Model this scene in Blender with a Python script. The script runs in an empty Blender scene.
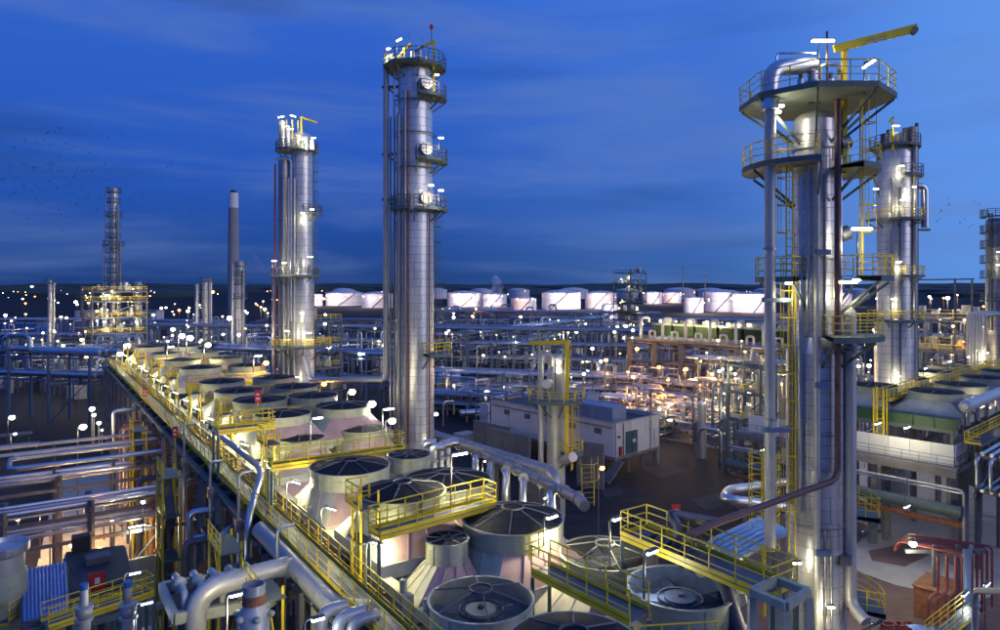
import bpy, math, random
from mathutils import Vector, Matrix

# ------------------------------------------------------------------ camera, sky, sun, exposure
sc = bpy.context.scene
col = sc.collection
rnd = random.Random(11)
rad = math.radians
F, H, HY = 690.0, 28.0, 284.0          # focal length in photo pixels, eye height in metres, horizon row

cd = bpy.data.cameras.new("camera")
cam = bpy.data.objects.new("camera", cd)
col.objects.link(cam)
cam.location = (0, 0, H)
cam.rotation_euler = (rad(90), 0, 0)
cd.sensor_width = 36.0
cd.lens = F / 1000 * 36.0
cd.shift_y = -(315 - HY) / 1000
cd.clip_start = 0.5
cd.clip_end = 30000
sc.camera = cam

SUN_EL, SUN_AZ = rad(9), rad(78)        # after-glow low on the right, azimuth from +Y towards +X
world = bpy.data.worlds.new("World")
sc.world = world
world.use_nodes = True
nt = world.node_tree
nt.nodes.clear()
N = nt.nodes.new
L = nt.links.new


def math_node(tree, op, a=None, b=None, clamp=False):
    n = tree.nodes.new("ShaderNodeMath")
    n.operation = op
    n.use_clamp = clamp
    for i, v in enumerate((a, b)):
        if v is None:
            continue
        if isinstance(v, (int, float)):
            n.inputs[i].default_value = v
        else:
            tree.links.new(v, n.inputs[i])
    return n.outputs[0]


def ramp(tree, fac, stops, interp="LINEAR"):
    n = tree.nodes.new("ShaderNodeValToRGB")
    n.color_ramp.interpolation = interp
    e = n.color_ramp.elements
    while len(e) < len(stops):
        e.new(0.5)
    for el, (p, c) in zip(e, stops):
        el.position = p
        el.color = c if len(c) == 4 else (*c, 1)
    tree.links.new(fac, n.inputs[0])
    return n.outputs[0]


def mixc(tree, fac, a, b, mode="MIX"):
    n = tree.nodes.new("ShaderNodeMix")
    n.data_type = "RGBA"
    n.blend_type = mode
    for sock, v in ((n.inputs[0], fac), (n.inputs[6], a), (n.inputs[7], b)):
        if isinstance(v, (int, float)):
            sock.default_value = v
        elif isinstance(v, tuple):
            sock.default_value = v if len(v) == 4 else (*v, 1)
        else:
            tree.links.new(v, sock)
    return n.outputs[2]


sky = N("ShaderNodeTexSky")
sky.sky_type = "NISHITA"
sky.sun_disc = False
sky.sun_elevation = SUN_EL
sky.sun_rotation = SUN_AZ
sky.air_density = 1.0
sky.dust_density = 0.4
sky.ozone_density = 6.0
tc = N("ShaderNodeTexCoord")
sep = N("ShaderNodeSeparateXYZ")
L(tc.outputs["Generated"], sep.inputs[0])
# blue-hour grading of the whole dome: deep blue, paler towards the after-glow
el = math_node(nt, "MAXIMUM", sep.outputs[2], 0.0)
dome = ramp(nt, el, [(0.0, (0.011, 0.044, 0.185)), (0.05, (0.015, 0.064, 0.29)), (0.16, (0.020, 0.095, 0.48)),
                     (0.40, (0.032, 0.130, 0.61)), (1.0, (0.034, 0.130, 0.58))])
gx = math_node(nt, "MULTIPLY", sep.outputs[0], math.sin(SUN_AZ))
gy = math_node(nt, "MULTIPLY", sep.outputs[1], math.cos(SUN_AZ))
glow = math_node(nt, "ADD", gx, gy)
glow = ramp(nt, glow, [(0.0, (0, 0, 0)), (0.45, (0.22, 0.22, 0.22)), (0.74, (0.80, 0.80, 0.80)), (1.0, (1, 1, 1))], "EASE")
dome2 = mixc(nt, glow, dome, (0.13, 0.34, 0.87))
nis = mixc(nt, 1.0, sky.outputs[0], (0.0010, 0.0022, 0.0060), "MULTIPLY")
base = mixc(nt, 1.0, dome2, nis, "ADD")
# thin streaky clouds
mp = N("ShaderNodeMapping")
mp.inputs["Scale"].default_value = (1.0, 1.0, 7.0)
mp.inputs["Rotation"].default_value = (0.0, 0.30, 0.0)
mp.inputs["Location"].default_value = (0.35, 0.2, 0.35)
L(tc.outputs["Generated"], mp.inputs[0])
nz = N("ShaderNodeTexNoise")
nz.inputs["Scale"].default_value = 2.3
nz.inputs["Detail"].default_value = 7
nz.inputs["Roughness"].default_value = 0.55
nz.inputs["Distortion"].default_value = 0.4
L(mp.outputs[0], nz.inputs["Vector"])
cl = ramp(nt, nz.outputs[0], [(0.42, (0, 0, 0)), (0.74, (1, 1, 1))], "EASE")
clf = math_node(nt, "MULTIPLY", cl, 0.8)
low = mixc(nt, clf, base, mixc(nt, 0.6, base, (0.125, 0.215, 0.50)))
nz2 = N("ShaderNodeTexNoise")
nz2.inputs["Scale"].default_value = 1.7
nz2.inputs["Detail"].default_value = 5
mp2 = N("ShaderNodeMapping")
mp2.inputs["Scale"].default_value = (1, 1, 9)
mp2.inputs["Location"].default_value = (3.1, 0.7, 1.4)
L(tc.outputs["Generated"], mp2.inputs[0])
L(mp2.outputs[0], nz2.inputs["Vector"])
dk = ramp(nt, nz2.outputs[0], [(0.52, (0, 0, 0)), (0.72, (1, 1, 1))], "EASE")
dkf = math_node(nt, "MULTIPLY", math_node(nt, "MULTIPLY", dk, 0.42), math_node(nt, "SUBTRACT", 1.0, glow))
skyc = mixc(nt, dkf, low, (0.014, 0.055, 0.22))
bg = N("ShaderNodeBackground")
bg.inputs["Strength"].default_value = 1.0
L(skyc, bg.inputs["Color"])
wo = N("ShaderNodeOutputWorld")
L(bg.outputs[0], wo.inputs["Surface"])

sl = bpy.data.lights.new("sun", "SUN")
sl.energy = 0.78
sl.angle = rad(42)
sl.color = (1.0, 0.86, 0.84)
sun = bpy.data.objects.new("sun", sl)
col.objects.link(sun)
SA, SE = SUN_AZ + 0.72, rad(20)
sd = Vector((math.sin(SA) * math.cos(SE), math.cos(SA) * math.cos(SE), math.sin(SE)))
sun.rotation_euler = sd.to_track_quat("Z", "Y").to_euler()

sc.view_settings.view_transform = "Standard"
sc.view_settings.look = "None"
sc.view_settings.exposure = 0.0
sc.view_settings.gamma = 1.0
sc.view_settings.use_curve_mapping = False
sc.render.engine = "CYCLES"
cy = sc.cycles
cy.use_denoising = True
cy.max_bounces = 5
cy.diffuse_bounces = 2
cy.glossy_bounces = 3
cy.transparent_max_bounces = 12
cy.volume_bounces = 1
cy.caustics_reflective = False
cy.caustics_refractive = False
cy.sample_clamp_indirect = 3.0
cy.use_light_tree = True
cy.use_adaptive_sampling = True
cy.adaptive_threshold = 0.015
cy.adaptive_min_samples = 16
cy.volume_step_rate = 3.0

# ------------------------------------------------------------------ materials
MATS = {}


def mat(name, color, rough=0.6, metal=0.0, var=0.25, scale=0.6, bump=0.0, streak=False, grime=0.0, spec=0.5, rv=0.22):
    m = bpy.data.materials.new(name)
    m.use_nodes = True
    t = m.node_tree
    b = t.nodes["Principled BSDF"]
    geo = t.nodes.new("ShaderNodeNewGeometry")
    mpn = t.nodes.new("ShaderNodeMapping")
    if streak:
        mpn.inputs["Scale"].default_value = (1.6, 1.6, 0.12)
    t.links.new(geo.outputs["Position"], mpn.inputs[0])
    n = t.nodes.new("ShaderNodeTexNoise")
    n.inputs["Scale"].default_value = scale
    n.inputs["Detail"].default_value = 6
    n.inputs["Roughness"].default_value = 0.65
    t.links.new(mpn.outputs[0], n.inputs["Vector"])
    oi = t.nodes.new("ShaderNodeObjectInfo")
    lo = tuple(c * (1 - var) for c in color)
    hi = tuple(min(1, c * (1 + var)) for c in color)
    c = ramp(t, n.outputs[0], [(0.3, lo), (0.7, hi)])
    rvn = math_node(t, "MULTIPLY_ADD", oi.outputs["Random"], rv)
    rvn.node.inputs[2].default_value = 0.97 - rv / 2
    comb = t.nodes.new("ShaderNodeCombineColor")
    for i in range(3):
        t.links.new(rvn, comb.inputs[i])
    c = mixc(t, 1.0, c, comb.outputs[0], "MULTIPLY")
    if grime:
        n2 = t.nodes.new("ShaderNodeTexNoise")
        n2.inputs["Scale"].default_value = 1.7
        n2.inputs["Detail"].default_value = 8
        t.links.new(geo.outputs["Position"], n2.inputs["Vector"])
        g = ramp(t, n2.outputs[0], [(0.5, (0, 0, 0)), (0.75, (grime, grime, grime))])
        c = mixc(t, g, c, (0.06, 0.035, 0.02))
    t.links.new(c, b.inputs["Base Color"])
    r = math_node(t, "MULTIPLY_ADD", n.outputs[0], 0.3)
    r.node.inputs[2].default_value = max(0.05, rough - 0.15)
    t.links.new(r, b.inputs["Roughness"])
    b.inputs["Metallic"].default_value = metal
    b.inputs["Specular IOR Level"].default_value = spec
    if bump:
        bn = t.nodes.new("ShaderNodeBump")
        bn.inputs["Strength"].default_value = bump
        bn.inputs["Distance"].default_value = 0.05
        t.links.new(n.outputs[0], bn.inputs["Height"])
        t.links.new(bn.outputs[0], b.inputs["Normal"])
    MATS[name] = m
    return m


def emit(name, color, strength):
    m = bpy.data.materials.new(name)
    m.use_nodes = True
    t = m.node_tree
    t.nodes.clear()
    e = t.nodes.new("ShaderNodeEmission")
    e.inputs[0].default_value = (*color, 1)
    e.inputs[1].default_value = strength
    o = t.nodes.new("ShaderNodeOutputMaterial")
    t.links.new(e.outputs[0], o.inputs[0])
    MATS[name] = m
    return m


mat("clad", (0.60, 0.60, 0.62), 0.31, 0.58, 0.24, 0.9, 0.25, True, 0.16, rv=0.10)
mat("seam", (0.20, 0.20, 0.22), 0.6, 0.4, 0.2, 1.0)
mat("clad_dull", (0.36, 0.36, 0.39), 0.42, 0.8, 0.14, 0.9, 0.1, True, 0.1)
mat("pipe_grey", (0.30, 0.30, 0.32), 0.42, 0.5, 0.2, 1.0, grime=0.2)
mat("pipe", (0.55, 0.58, 0.64), 0.32, 0.9, 0.15, 1.2, 0.1)
mat("pipe_white", (0.48, 0.48, 0.47), 0.42, 0.3, 0.10, 1.0, 0.1, grime=0.15)
mat("pipe_dark", (0.10, 0.10, 0.12), 0.5, 0.3, 0.3, 1.0, grime=0.2)
mat("pipe_brown", (0.11, 0.055, 0.06), 0.5, 0.2, 0.2, 1.0)
mat("pipe_red", (0.22, 0.055, 0.05), 0.5, 0.1, 0.2, 1.0)
mat("rust", (0.28, 0.12, 0.06), 0.75, 0.1, 0.4, 2.0, 0.2)
mat("steel", (0.10, 0.135, 0.14), 0.6, 0.1, 0.2, 1.0, grime=0.1)
mat("steel_grey", (0.12, 0.125, 0.15), 0.6, 0.2, 0.25, 1.0, grime=0.15)
mat("steel_blue", (0.09, 0.14, 0.25), 0.5, 0.2, 0.2, 1.0)
mat("yellow", (0.74, 0.55, 0.02), 0.5, 0.0, 0.15, 1.2, grime=0.15)
mat("grating", (0.10, 0.11, 0.12), 0.7, 0.3, 0.3, 3.0)
mat("deck_blue", (0.10, 0.13, 0.19), 0.55, 0.3, 0.3, 2.0)
mat("concrete", (0.20, 0.19, 0.185), 0.85, 0, 0.2, 0.7, 0.2, grime=0.25)
mat("concrete_pale", (0.42, 0.40, 0.36), 0.85, 0, 0.15, 0.5, 0.15, grime=0.12)
mat("asphalt", (0.030, 0.030, 0.036), 0.8, 0, 0.5, 0.25, 0.25, spec=0.15)
mat("ground", (0.036, 0.035, 0.036), 0.95, 0, 0.5, 0.06, 0.1, spec=0.1)
mat("paving", (0.16, 0.10, 0.085), 0.8, 0, 0.35, 0.35, 0.2, grime=0.2)
mat("cream", (0.52, 0.50, 0.38), 0.6, 0, 0.14, 0.7, 0.05, grime=0.28)
mat("ringpaint", (0.40, 0.42, 0.33), 0.55, 0.05, 0.14, 0.9, 0.05, streak=True, grime=0.30)
mat("patch", (0.055, 0.054, 0.058), 0.85, 0, 0.4, 0.6, 0.2, spec=0.2)
mat("pink", (0.36, 0.24, 0.26), 0.6, 0, 0.18, 0.6, 0.05, grime=0.25)
mat("white", (0.72, 0.72, 0.72), 0.5, 0, 0.06, 0.3, grime=0.05)
mat("wall", (0.64, 0.60, 0.59), 0.8, 0, 0.10, 0.3, 0.1, grime=0.06)
mat("roof_dark", (0.045, 0.05, 0.06), 0.7, 0, 0.3, 0.4)
mat("bluegrey", (0.17, 0.23, 0.36), 0.5, 0.2, 0.12, 0.6)
mat("blue_roof", (0.05, 0.19, 0.50), 0.45, 0.1, 0.2, 0.7, grime=0.12)
mat("blue_paint", (0.04, 0.14, 0.45), 0.4, 0.1, 0.15, 0.7)
mat("teal_door", (0.04, 0.10, 0.13), 0.5, 0, 0.1, 1)
mat("green", (0.010, 0.065, 0.026), 0.5, 0, 0.2, 1.0, grime=0.1)
mat("red", (0.55, 0.03, 0.03), 0.5, 0, 0.1, 1)
mat("black", (0.02, 0.02, 0.024), 0.6, 0, 0.3, 1)
mat("blade", (0.20, 0.21, 0.23), 0.5, 0.4, 0.2, 1)
mat("hill", (0.035, 0.045, 0.040), 0.95, 0, 0.4, 0.004)
mat("tank", (0.70, 0.68, 0.68), 0.55, 0, 0.06, 0.05, grime=0.04)
mat("chimney_grey", (0.26, 0.25, 0.27), 0.9, 0, 0.1, 0.1)
mat("scrub", (0.05, 0.08, 0.03), 0.9, 0, 0.5, 0.5)
emit("lit_white", (1.0, 0.95, 0.80), 14)
emit("lit_soft", (1.0, 0.82, 0.45), 2.6)
emit("lit_cool", (0.85, 0.93, 1.0), 7)
emit("lit_warm", (1.0, 0.74, 0.34), 12)
emit("lit_orange", (1.0, 0.36, 0.07), 16)
emit("lit_red", (1.0, 0.08, 0.05), 5)

# fan guard: wire mesh far finer than a pixel, so part of the light passes through
gm = bpy.data.materials.new("guard")
gm.use_nodes = True
gt = gm.node_tree
gb = gt.nodes["Principled BSDF"]
gb.inputs["Base Color"].default_value = (0.016, 0.018, 0.024, 1)
gb.inputs["Roughness"].default_value = 0.75
gb.inputs["Specular IOR Level"].default_value = 0.2
gb.inputs["Metallic"].default_value = 0.0
gtr = gt.nodes.new("ShaderNodeBsdfTransparent")
gmx = gt.nodes.new("ShaderNodeMixShader")
gmx.inputs[0].default_value = 0.88
gt.links.new(gtr.outputs[0], gmx.inputs[1])
gt.links.new(gb.outputs[0], gmx.inputs[2])
gt.links.new(gmx.outputs[0], gt.nodes["Material Output"].inputs[0])
MATS["guard"] = gm
gm2 = gm.copy()
gm2.node_tree.nodes["Mix Shader"].inputs[0].default_value = 0.28
MATS["guard_thin"] = gm2


# ------------------------------------------------------------------ mesh helpers
def finish(me, m, smooth):
    me.materials.append(MATS[m])
    if smooth:
        me.polygons.foreach_set("use_smooth", [True] * len(me.polygons))
        me.set_sharp_from_angle(angle=rad(42))
    me.update()
    return me


def frame_of(d):
    d = d.normalized()
    a = Vector((0, 0, 1)) if abs(d.z) < 0.95 else Vector((1, 0, 0))
    x = a.cross(d).normalized()
    return x, d.cross(x)


class MB:
    def __init__(s):
        s.v, s.f = [], []

    def sweep(s, pts, rs, n=10, cap=True):
        pts = [Vector(p) for p in pts]
        b = len(s.v)
        prev = None
        for i, p in enumerate(pts):
            if i == 0:
                t = pts[1] - p
            elif i == len(pts) - 1:
                t = p - pts[i - 1]
            else:
                t = (p - pts[i - 1]).normalized() + (pts[i + 1] - p).normalized()
            t = t.normalized()
            if prev is None:
                x, y = frame_of(t)
            else:
                x = prev - t * prev.dot(t)
                x = x.normalized() if x.length > 1e-6 else frame_of(t)[0]
                y = t.cross(x)
            prev = x
            r = rs[i] if isinstance(rs, (list, tuple)) else rs
            for k in range(n):
                a = 2 * math.pi * k / n
                s.v.append(p + x * (math.cos(a) * r) + y * (math.sin(a) * r))
        for i in range(len(pts) - 1):
            for k in range(n):
                a, c = b + i * n + k, b + i * n + (k + 1) % n
                s.f.append((a, c, c + n, a + n))
        if cap:
            s.f.append(tuple(b + k for k in range(n))[::-1])
            s.f.append(tuple(b + (len(pts) - 1) * n + k for k in range(n)))
        return s

    def pipe(s, pts, r, n=10, bend=None):
        pts = [Vector(p) for p in pts]
        bend = bend or r * 3
        out = [pts[0]]
        for i in range(1, len(pts) - 1):
            a, p, c = pts[i - 1], pts[i], pts[i + 1]
            d1, d2 = (a - p), (c - p)
            q = min(bend, d1.length * 0.48, d2.length * 0.48)
            d1, d2 = d1.normalized() * q, d2.normalized() * q
            for k in range(6):
                w = k / 5
                out.append(p + d1 * (1 - w) ** 2 + d2 * w ** 2)
        out.append(pts[-1])
        return s.sweep(out, r, n)

    def lathe(s, prof, n=32, a0=0.0, a1=2 * math.pi, c=(0, 0, 0)):
        full = abs(a1 - a0 - 2 * math.pi) < 1e-6
        m = n if full else n + 1
        b = len(s.v)
        for r, z in prof:
            for k in range(m):
                a = a0 + (a1 - a0) * k / n
                s.v.append(Vector((c[0] + r * math.cos(a), c[1] + r * math.sin(a), c[2] + z)))
        for i in range(len(prof) - 1):
            for k in range(n):
                a = b + i * m + k
                d = b + i * m + (k + 1) % m
                s.f.append((a, d, d + m, a + m))
        return s

    def box(s, c, size, rz=0.0):
        b = len(s.v)
        M = Matrix.Rotation(rz, 3, "Z")
        for x in (-.5, .5):
            for y in (-.5, .5):
                for z in (-.5, .5):
                    s.v.append(Vector(c) + M @ Vector((x * size[0], y * size[1], z * size[2])))
        s.f += [tuple(b + i for i in q) for q in ((0, 1, 3, 2), (4, 6, 7, 5), (0, 4, 5, 1), (2, 3, 7, 6), (0, 2, 6, 4), (1, 5, 7, 3))]
        return s

    def poly(s, pts, thick, up=Vector((0, 0, 1))):
        b = len(s.v)
        n = len(pts)
        s.v += [Vector(p) for p in pts] + [Vector(p) - up * thick for p in pts]
        s.f.append(tuple(range(b, b + n)))
        s.f.append(tuple(range(b + 2 * n - 1, b + n - 1, -1)))
        for k in range(n):
            j = (k + 1) % n
            s.f.append((b + k, b + n + k, b + n + j, b + j))
        return s

    def mesh(s, name, m, smooth=True):
        me = bpy.data.meshes.new(name)
        me.from_pydata([tuple(v) for v in s.v], [], s.f)
        return finish(me, m, smooth)


CACHE = {}


def prim(kind, m):
    k2 = k = (kind, m)
    if k not in CACHE:
        b = MB()
        if kind.startswith("cyl"):
            b.sweep([(0, 0, 0), (0, 0, 1)], 1, int(kind[3:]))
        elif kind == "box":
            b.box((0, 0, 0), (1, 1, 1))
        elif kind == "ball":
            b.lathe([(math.cos(a) or 1e-4, math.sin(a)) for a in [rad(-89 + 178 * i / 6) for i in range(7)]], 10)
        elif kind == "head":
            b.lathe([(1, 0), (0.93, 0.2), (0.72, 0.38), (0.4, 0.48), (0.02, 0.5)], 28)
        elif kind == "band":
            b.lathe([(1.006, 0), (1.006, 0.045), (1.0, 0.047), (1.0, 1.0), (1.006, 1.0)], 36)
            for k in range(3):
                an = k * 2.1
                b.box((1.002 * math.cos(an), 1.002 * math.sin(an), 0.5), (0.012, 0.016, 1.0), an)
            me = b.mesh(kind + "_" + m, m)
            if m.startswith("clad"):
                me.materials.append(MATS["seam"])
                for i in range(36):
                    me.polygons[i].material_index = 1
                for i in range(144, len(me.polygons)):
                    me.polygons[i].material_index = 1
            CACHE[k2] = me
            return me
        elif kind == "ring":
            b.lathe([(1, -.5), (1.02, -.5), (1.02, .5), (1, .5)], 30)
        CACHE[k2] = b.mesh(kind + "_" + m, m, kind != "box")
    return CACHE[k2]


def put(name, me, M=None, parent=None):
    o = bpy.data.objects.new(name, me)
    col.objects.link(o)
    if M is not None:
        o.matrix_basis = M
    if parent is not None:
        o.parent = parent
        o.matrix_parent_inverse = parent.matrix_basis.inverted()
    return o


def tag(o, label=None, cat=None, group=None, kind=None):
    for k, v in (("label", label), ("category", cat), ("group", group), ("kind", kind)):
        if v:
            o[k] = v
    return o


def thing(name, label, cat, loc=(0, 0, 0), group=None):
    return tag(put(name, None, Matrix.Translation(Vector(loc))), label, cat, group)


def rod(name, p0, p1, r, m, parent, n=8):
    p0, p1 = Vector(p0), Vector(p1)
    d = p1 - p0
    x, y = frame_of(d)
    M = Matrix((x * r, y * r, d)).transposed().to_4x4()
    M.translation = p0
    return put(name, prim("cyl%d" % n, m), M, parent)


def bar(name, p0, p1, w, h, m, parent):
    p0, p1 = Vector(p0), Vector(p1)
    d = p1 - p0
    x, y = frame_of(d)
    M = Matrix((x * w, y * h, d)).transposed().to_4x4()
    M.translation = (p0 + p1) / 2
    return put(name, prim("box", m), M, parent)


def box(name, c, size, m, parent=None, rz=0.0):
    M = Matrix.Translation(Vector(c)) @ Matrix.Rotation(rz, 4, "Z") @ Matrix.Diagonal((*size, 1))
    return put(name, prim("box", m), M, parent)


def pipe(name, pts, r, m, parent=None, n=10, bend=None):
    return put(name, MB().pipe(pts, r, n, bend).mesh(name, m), None, parent)


def slab(name, pts, z, thick, m, parent=None):
    return put(name, MB().poly([(p[0], p[1], z) for p in pts], thick).mesh(name, m, False), None, parent)


# photo survey: world point of a photo pixel whose depth or height is known
def P(px, py, d):
    return Vector(((px - 500) / F * d, d, H - (py - HY) / F * d))


def Pz(px, py, z):
    return P(px, py, F * (H - z) / (py - HY))


def Px(px, d, z=0.0):
    return Vector(((px - 500) / F * d, d, z))


AL, AR = rad(34.3), rad(41.7)           # the two plant grids, left of the view axis


def U(a):
    return Vector((-math.sin(a), math.cos(a), 0))


def V(a):
    return Vector((math.cos(a), math.sin(a), 0))


def GL(s, t, z=0.0):
    return U(AL) * s + V(AL) * t + Vector((0, 0, z))


def stof(p):
    return p.dot(U(AL)), p.dot(V(AL))


ORD = "first second third fourth fifth sixth seventh eighth ninth tenth eleventh twelfth thirteenth fourteenth fifteenth sixteenth".split()

# ------------------------------------------------------------------ shared builders
def rail(parent, path, h=1.1, step=1.5, r=0.035, toe=True, mids=2, m="yellow"):
    """guard rail along a deck edge: top rail, mid rails, toe board, posts"""
    path = [Vector(p) for p in path]
    up = Vector((0, 0, 1))
    top = put("handrail", MB().sweep([p + up * h for p in path], r, 6).mesh("handrail", m), None, parent)
    if parent.parent is None:
        parent = top
    for k in range(mids):
        q = h * (k + 1) / (mids + 1)
        put("mid_rail", MB().sweep([p + up * q for p in path], r * 0.7, 5).mesh("mid_rail", m), None, parent)
    for a, b in zip(path, path[1:]):
        ln = (b - a).length
        if toe and ln > 0.3:
            bar("toe_board", a + up * 0.09, b + up * 0.09, 0.03, 0.18, m, parent) if abs((b - a).z) < 0.01 else None
    acc = 0.0
    nxt = 0.0
    for a, b in zip(path, path[1:]):
        ln = (b - a).length
        while nxt <= acc + ln + 1e-4:
            p = a + (b - a) * min(1, (nxt - acc) / max(ln, 1e-6))
            rod("post", p, p + up * h, r * 0.95, m, parent, 6)
            nxt += step
        acc += ln


def catwalk(label, p0, p1, width, sides="LR", ends="", group=None, deck="deck_blue", trim="yellow", r=0.035, step=1.5, legs=0.0, cat="walkway"):
    p0, p1 = Vector(p0), Vector(p1)
    t = thing("catwalk", label, cat, p0, group)
    d = (p1 - p0).normalized()
    n = Vector((d.y, -d.x, 0)).normalized() * (width / 2)
    up = Vector((0, 0, 1))
    bar("deck", p0 - up * 0.04, p1 - up * 0.04, width, 0.08, deck, t)
    for s in (-1, 1):
        bar("stringer", p0 + n * s - up * 0.13, p1 + n * s - up * 0.13, 0.07, 0.17, trim, t)
    if "L" in sides:
        rail(t, [p0 - n, p1 - n], r=r, step=step)
    if "R" in sides:
        rail(t, [p0 + n, p1 + n], r=r, step=step)
    if "0" in ends:
        rail(t, [p0 - n, p0 + n], r=r, step=step)
    if "1" in ends:
        rail(t, [p1 - n, p1 + n], r=r, step=step)
    if legs:
        k = max(1, int((p1 - p0).length / 5))
        for i in range(k + 1):
            q = p0 + (p1 - p0) * (i / k)
            for s in (-1, 1):
                a = q + n * s * 0.9
                bar("leg", a - up * 0.28, a - up * legs, 0.16, 0.16, "steel", t)
    return t


def ladder(parent, p0, p1, out, m="yellow", cage=True, w=0.5):
    """vertical ladder with hoops, one connected piece"""
    p0, p1, out = Vector(p0), Vector(p1), Vector(out).normalized()
    side = out.cross(Vector((0, 0, 1))) * (w / 2)
    for s in (-1, 1):
        rod("ladder_stile", p0 + side * s, p1 + side * s, 0.045, m, parent, 6)
    b = MB()
    z = p0.z + 0.3
    while z < p1.z:
        c = Vector((p0.x, p0.y, z))
        b.sweep([c - side, c + side], 0.02, 4)
        z += 0.45
    tag(put("rung", b.mesh("rung", m), None, parent), kind="stuff")
    if cage:
        z = p0.z + 2.4
        while z < p1.z + 0.9:
            pts = []
            for k in range(9):
                a = math.pi * k / 8
                c = Vector((p0.x, p0.y, z))
                pts.append(c + side * (1.5 * math.cos(a)) + out * (0.75 * math.sin(a)))
            put("cage_hoop", MB().sweep(pts, 0.03, 4).mesh("cage_hoop", m), None, parent)
            z += 1.5
        for k in (1, 4, 7):
            a = math.pi * k / 8
            off = side * (1.5 * math.cos(a)) + out * (0.75 * math.sin(a))
            rod("cage_strip", Vector((p0.x, p0.y, p0.z + 2.4)) + off, Vector((p1.x, p1.y, p1.z + 0.9)) + off, 0.022, m, parent, 4)


def point_light(p, power, color, parent, radius=0.25):
    l = bpy.data.lights.new("light", "POINT")
    l.energy = power
    l.color = color
    l.shadow_soft_size = radius
    o = bpy.data.objects.new("light", l)
    col.objects.link(o)
    o.matrix_basis = Matrix.Translation(p)
    o.parent = parent
    o.matrix_parent_inverse = parent.matrix_basis.inverted()
    return o


LC = {"lit_soft": (1, 0.86, 0.46), "lit_white": (1, 0.89, 0.52), "lit_cool": (0.86, 0.92, 1.0), "lit_warm": (1, 0.72, 0.34), "lit_orange": (1, 0.42, 0.10), "lit_red": (1, 0.1, 0.1)}


def lamp(px, py, d, base, label, power=0, m="lit_white", size=0.75, rz=0.0, group=None, arm=0.5, pole="pipe_dark", head="long", drop=0.85, thick=0.05, tilt=0.0, name="lamp_post", tint=None):
    """a lit lamp: pole standing at height `base`, arm, housing, glowing diffuser"""
    p = P(px, py, d)
    dr = Vector((math.cos(rz), math.sin(rz), 0))
    foot = Vector((p.x, p.y, 0)) - dr * arm
    t = thing(name, label, "lamp", (foot.x, foot.y, base), group)
    if base > p.z:
        rod("hanger", (foot.x, foot.y, p.z), (foot.x, foot.y, base), thick * .6, pole, t, 6)
    elif arm > 0.01:
        pipe("pole", [(foot.x, foot.y, base), (foot.x, foot.y, p.z + 0.12), (p.x, p.y, p.z + 0.12)], thick, pole, t, 8, 0.25)
    else:
        rod("pole", (foot.x, foot.y, base), (p.x, p.y, p.z), thick, pole, t, 8)
    if head == "long":
        M = Matrix.Translation(p) @ Matrix.Rotation(rz, 4, "Z") @ Matrix.Rotation(tilt, 4, "Y")
        hs = put("housing", prim("box", "steel_grey"), M @ Matrix.Translation((0, 0, 0.10)) @ Matrix.Diagonal((size * .86, 0.24, 0.05, 1)), t)
        put("diffuser", prim("cyl10", m), M @ Matrix.Rotation(math.pi / 2, 4, "Y") @ Matrix.Translation((0, 0, -size * .4)) @ Matrix.Diagonal((0.07, 0.11, size * .8, 1)), hs)
    else:
        put("diffuser", prim("ball", m), Matrix.Translation(p) @ Matrix.Diagonal((size / 2, size / 2, size / 2.4, 1)), t)
        rod("housing", p + Vector((0, 0, size * 0.36)), p + Vector((0, 0, size * 0.5)), size * 0.3, "steel_grey", t, 8)
    if power:
        point_light(p - Vector((0, 0, drop)), power, tint or LC[m], t)
    return t

# ------------------------------------------------------------------ the setting
def quad(x0, y0, x1, y1):
    return [(x0, y0), (x1, y0), (x1, y1), (x0, y1)]


tag(slab("ground", quad(-9000, -60, 9000, 16000), 0, 0.5, "ground"), kind="structure")
b = MB()
npt = 160
for i in range(npt):
    x = -9000 + 18000 * i / (npt - 1)
    h = 30 + 9 * math.sin(i * 0.21) + 5 * math.sin(i * 0.63 + 1) + rnd.uniform(-4, 4) + (25 if 74 < i < 84 else 0) * 0
    b.v += [Vector((x, 8000, -1)), Vector((x, 8400, h)), Vector((x, 10000, -1))]
for i in range(npt - 1):
    a = i * 3
    b.f += [(a, a + 3, a + 4, a + 1), (a + 1, a + 4, a + 5, a + 2)]
tag(put("hills", b.mesh("hills", "hill")), kind="structure")
b = MB()
for k in range(5):
    d = 1500 + 900 * k
    i = 0
    x = -d
    while x < d:
        w = rnd.uniform(60, 260)
        if rnd.random() < 0.75:
            b.lathe([(w, -1), (w * 0.95, 5 + rnd.uniform(0, 5)), (w * 0.6, 9 + rnd.uniform(0, 6)), (1, 13 + rnd.uniform(0, 5))], 9, c=(x, d + rnd.uniform(-200, 200), 0))
        x += w * 1.7
tag(put("distant_woodland", b.mesh("distant_woodland", "hill", False)), kind="stuff", label="dark belt of far woodland under the horizon")

# plant roads and aprons
def gr(s, t):
    q = U(AR) * s + V(AR) * t
    return (q.x, q.y)


def ground_poly(name, pix, z, m):
    pts = [Pz(x, y, 0) for x, y in pix]
    return tag(slab(name, [(p.x, p.y) for p in pts], z, 0.3, m), kind="structure")


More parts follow.
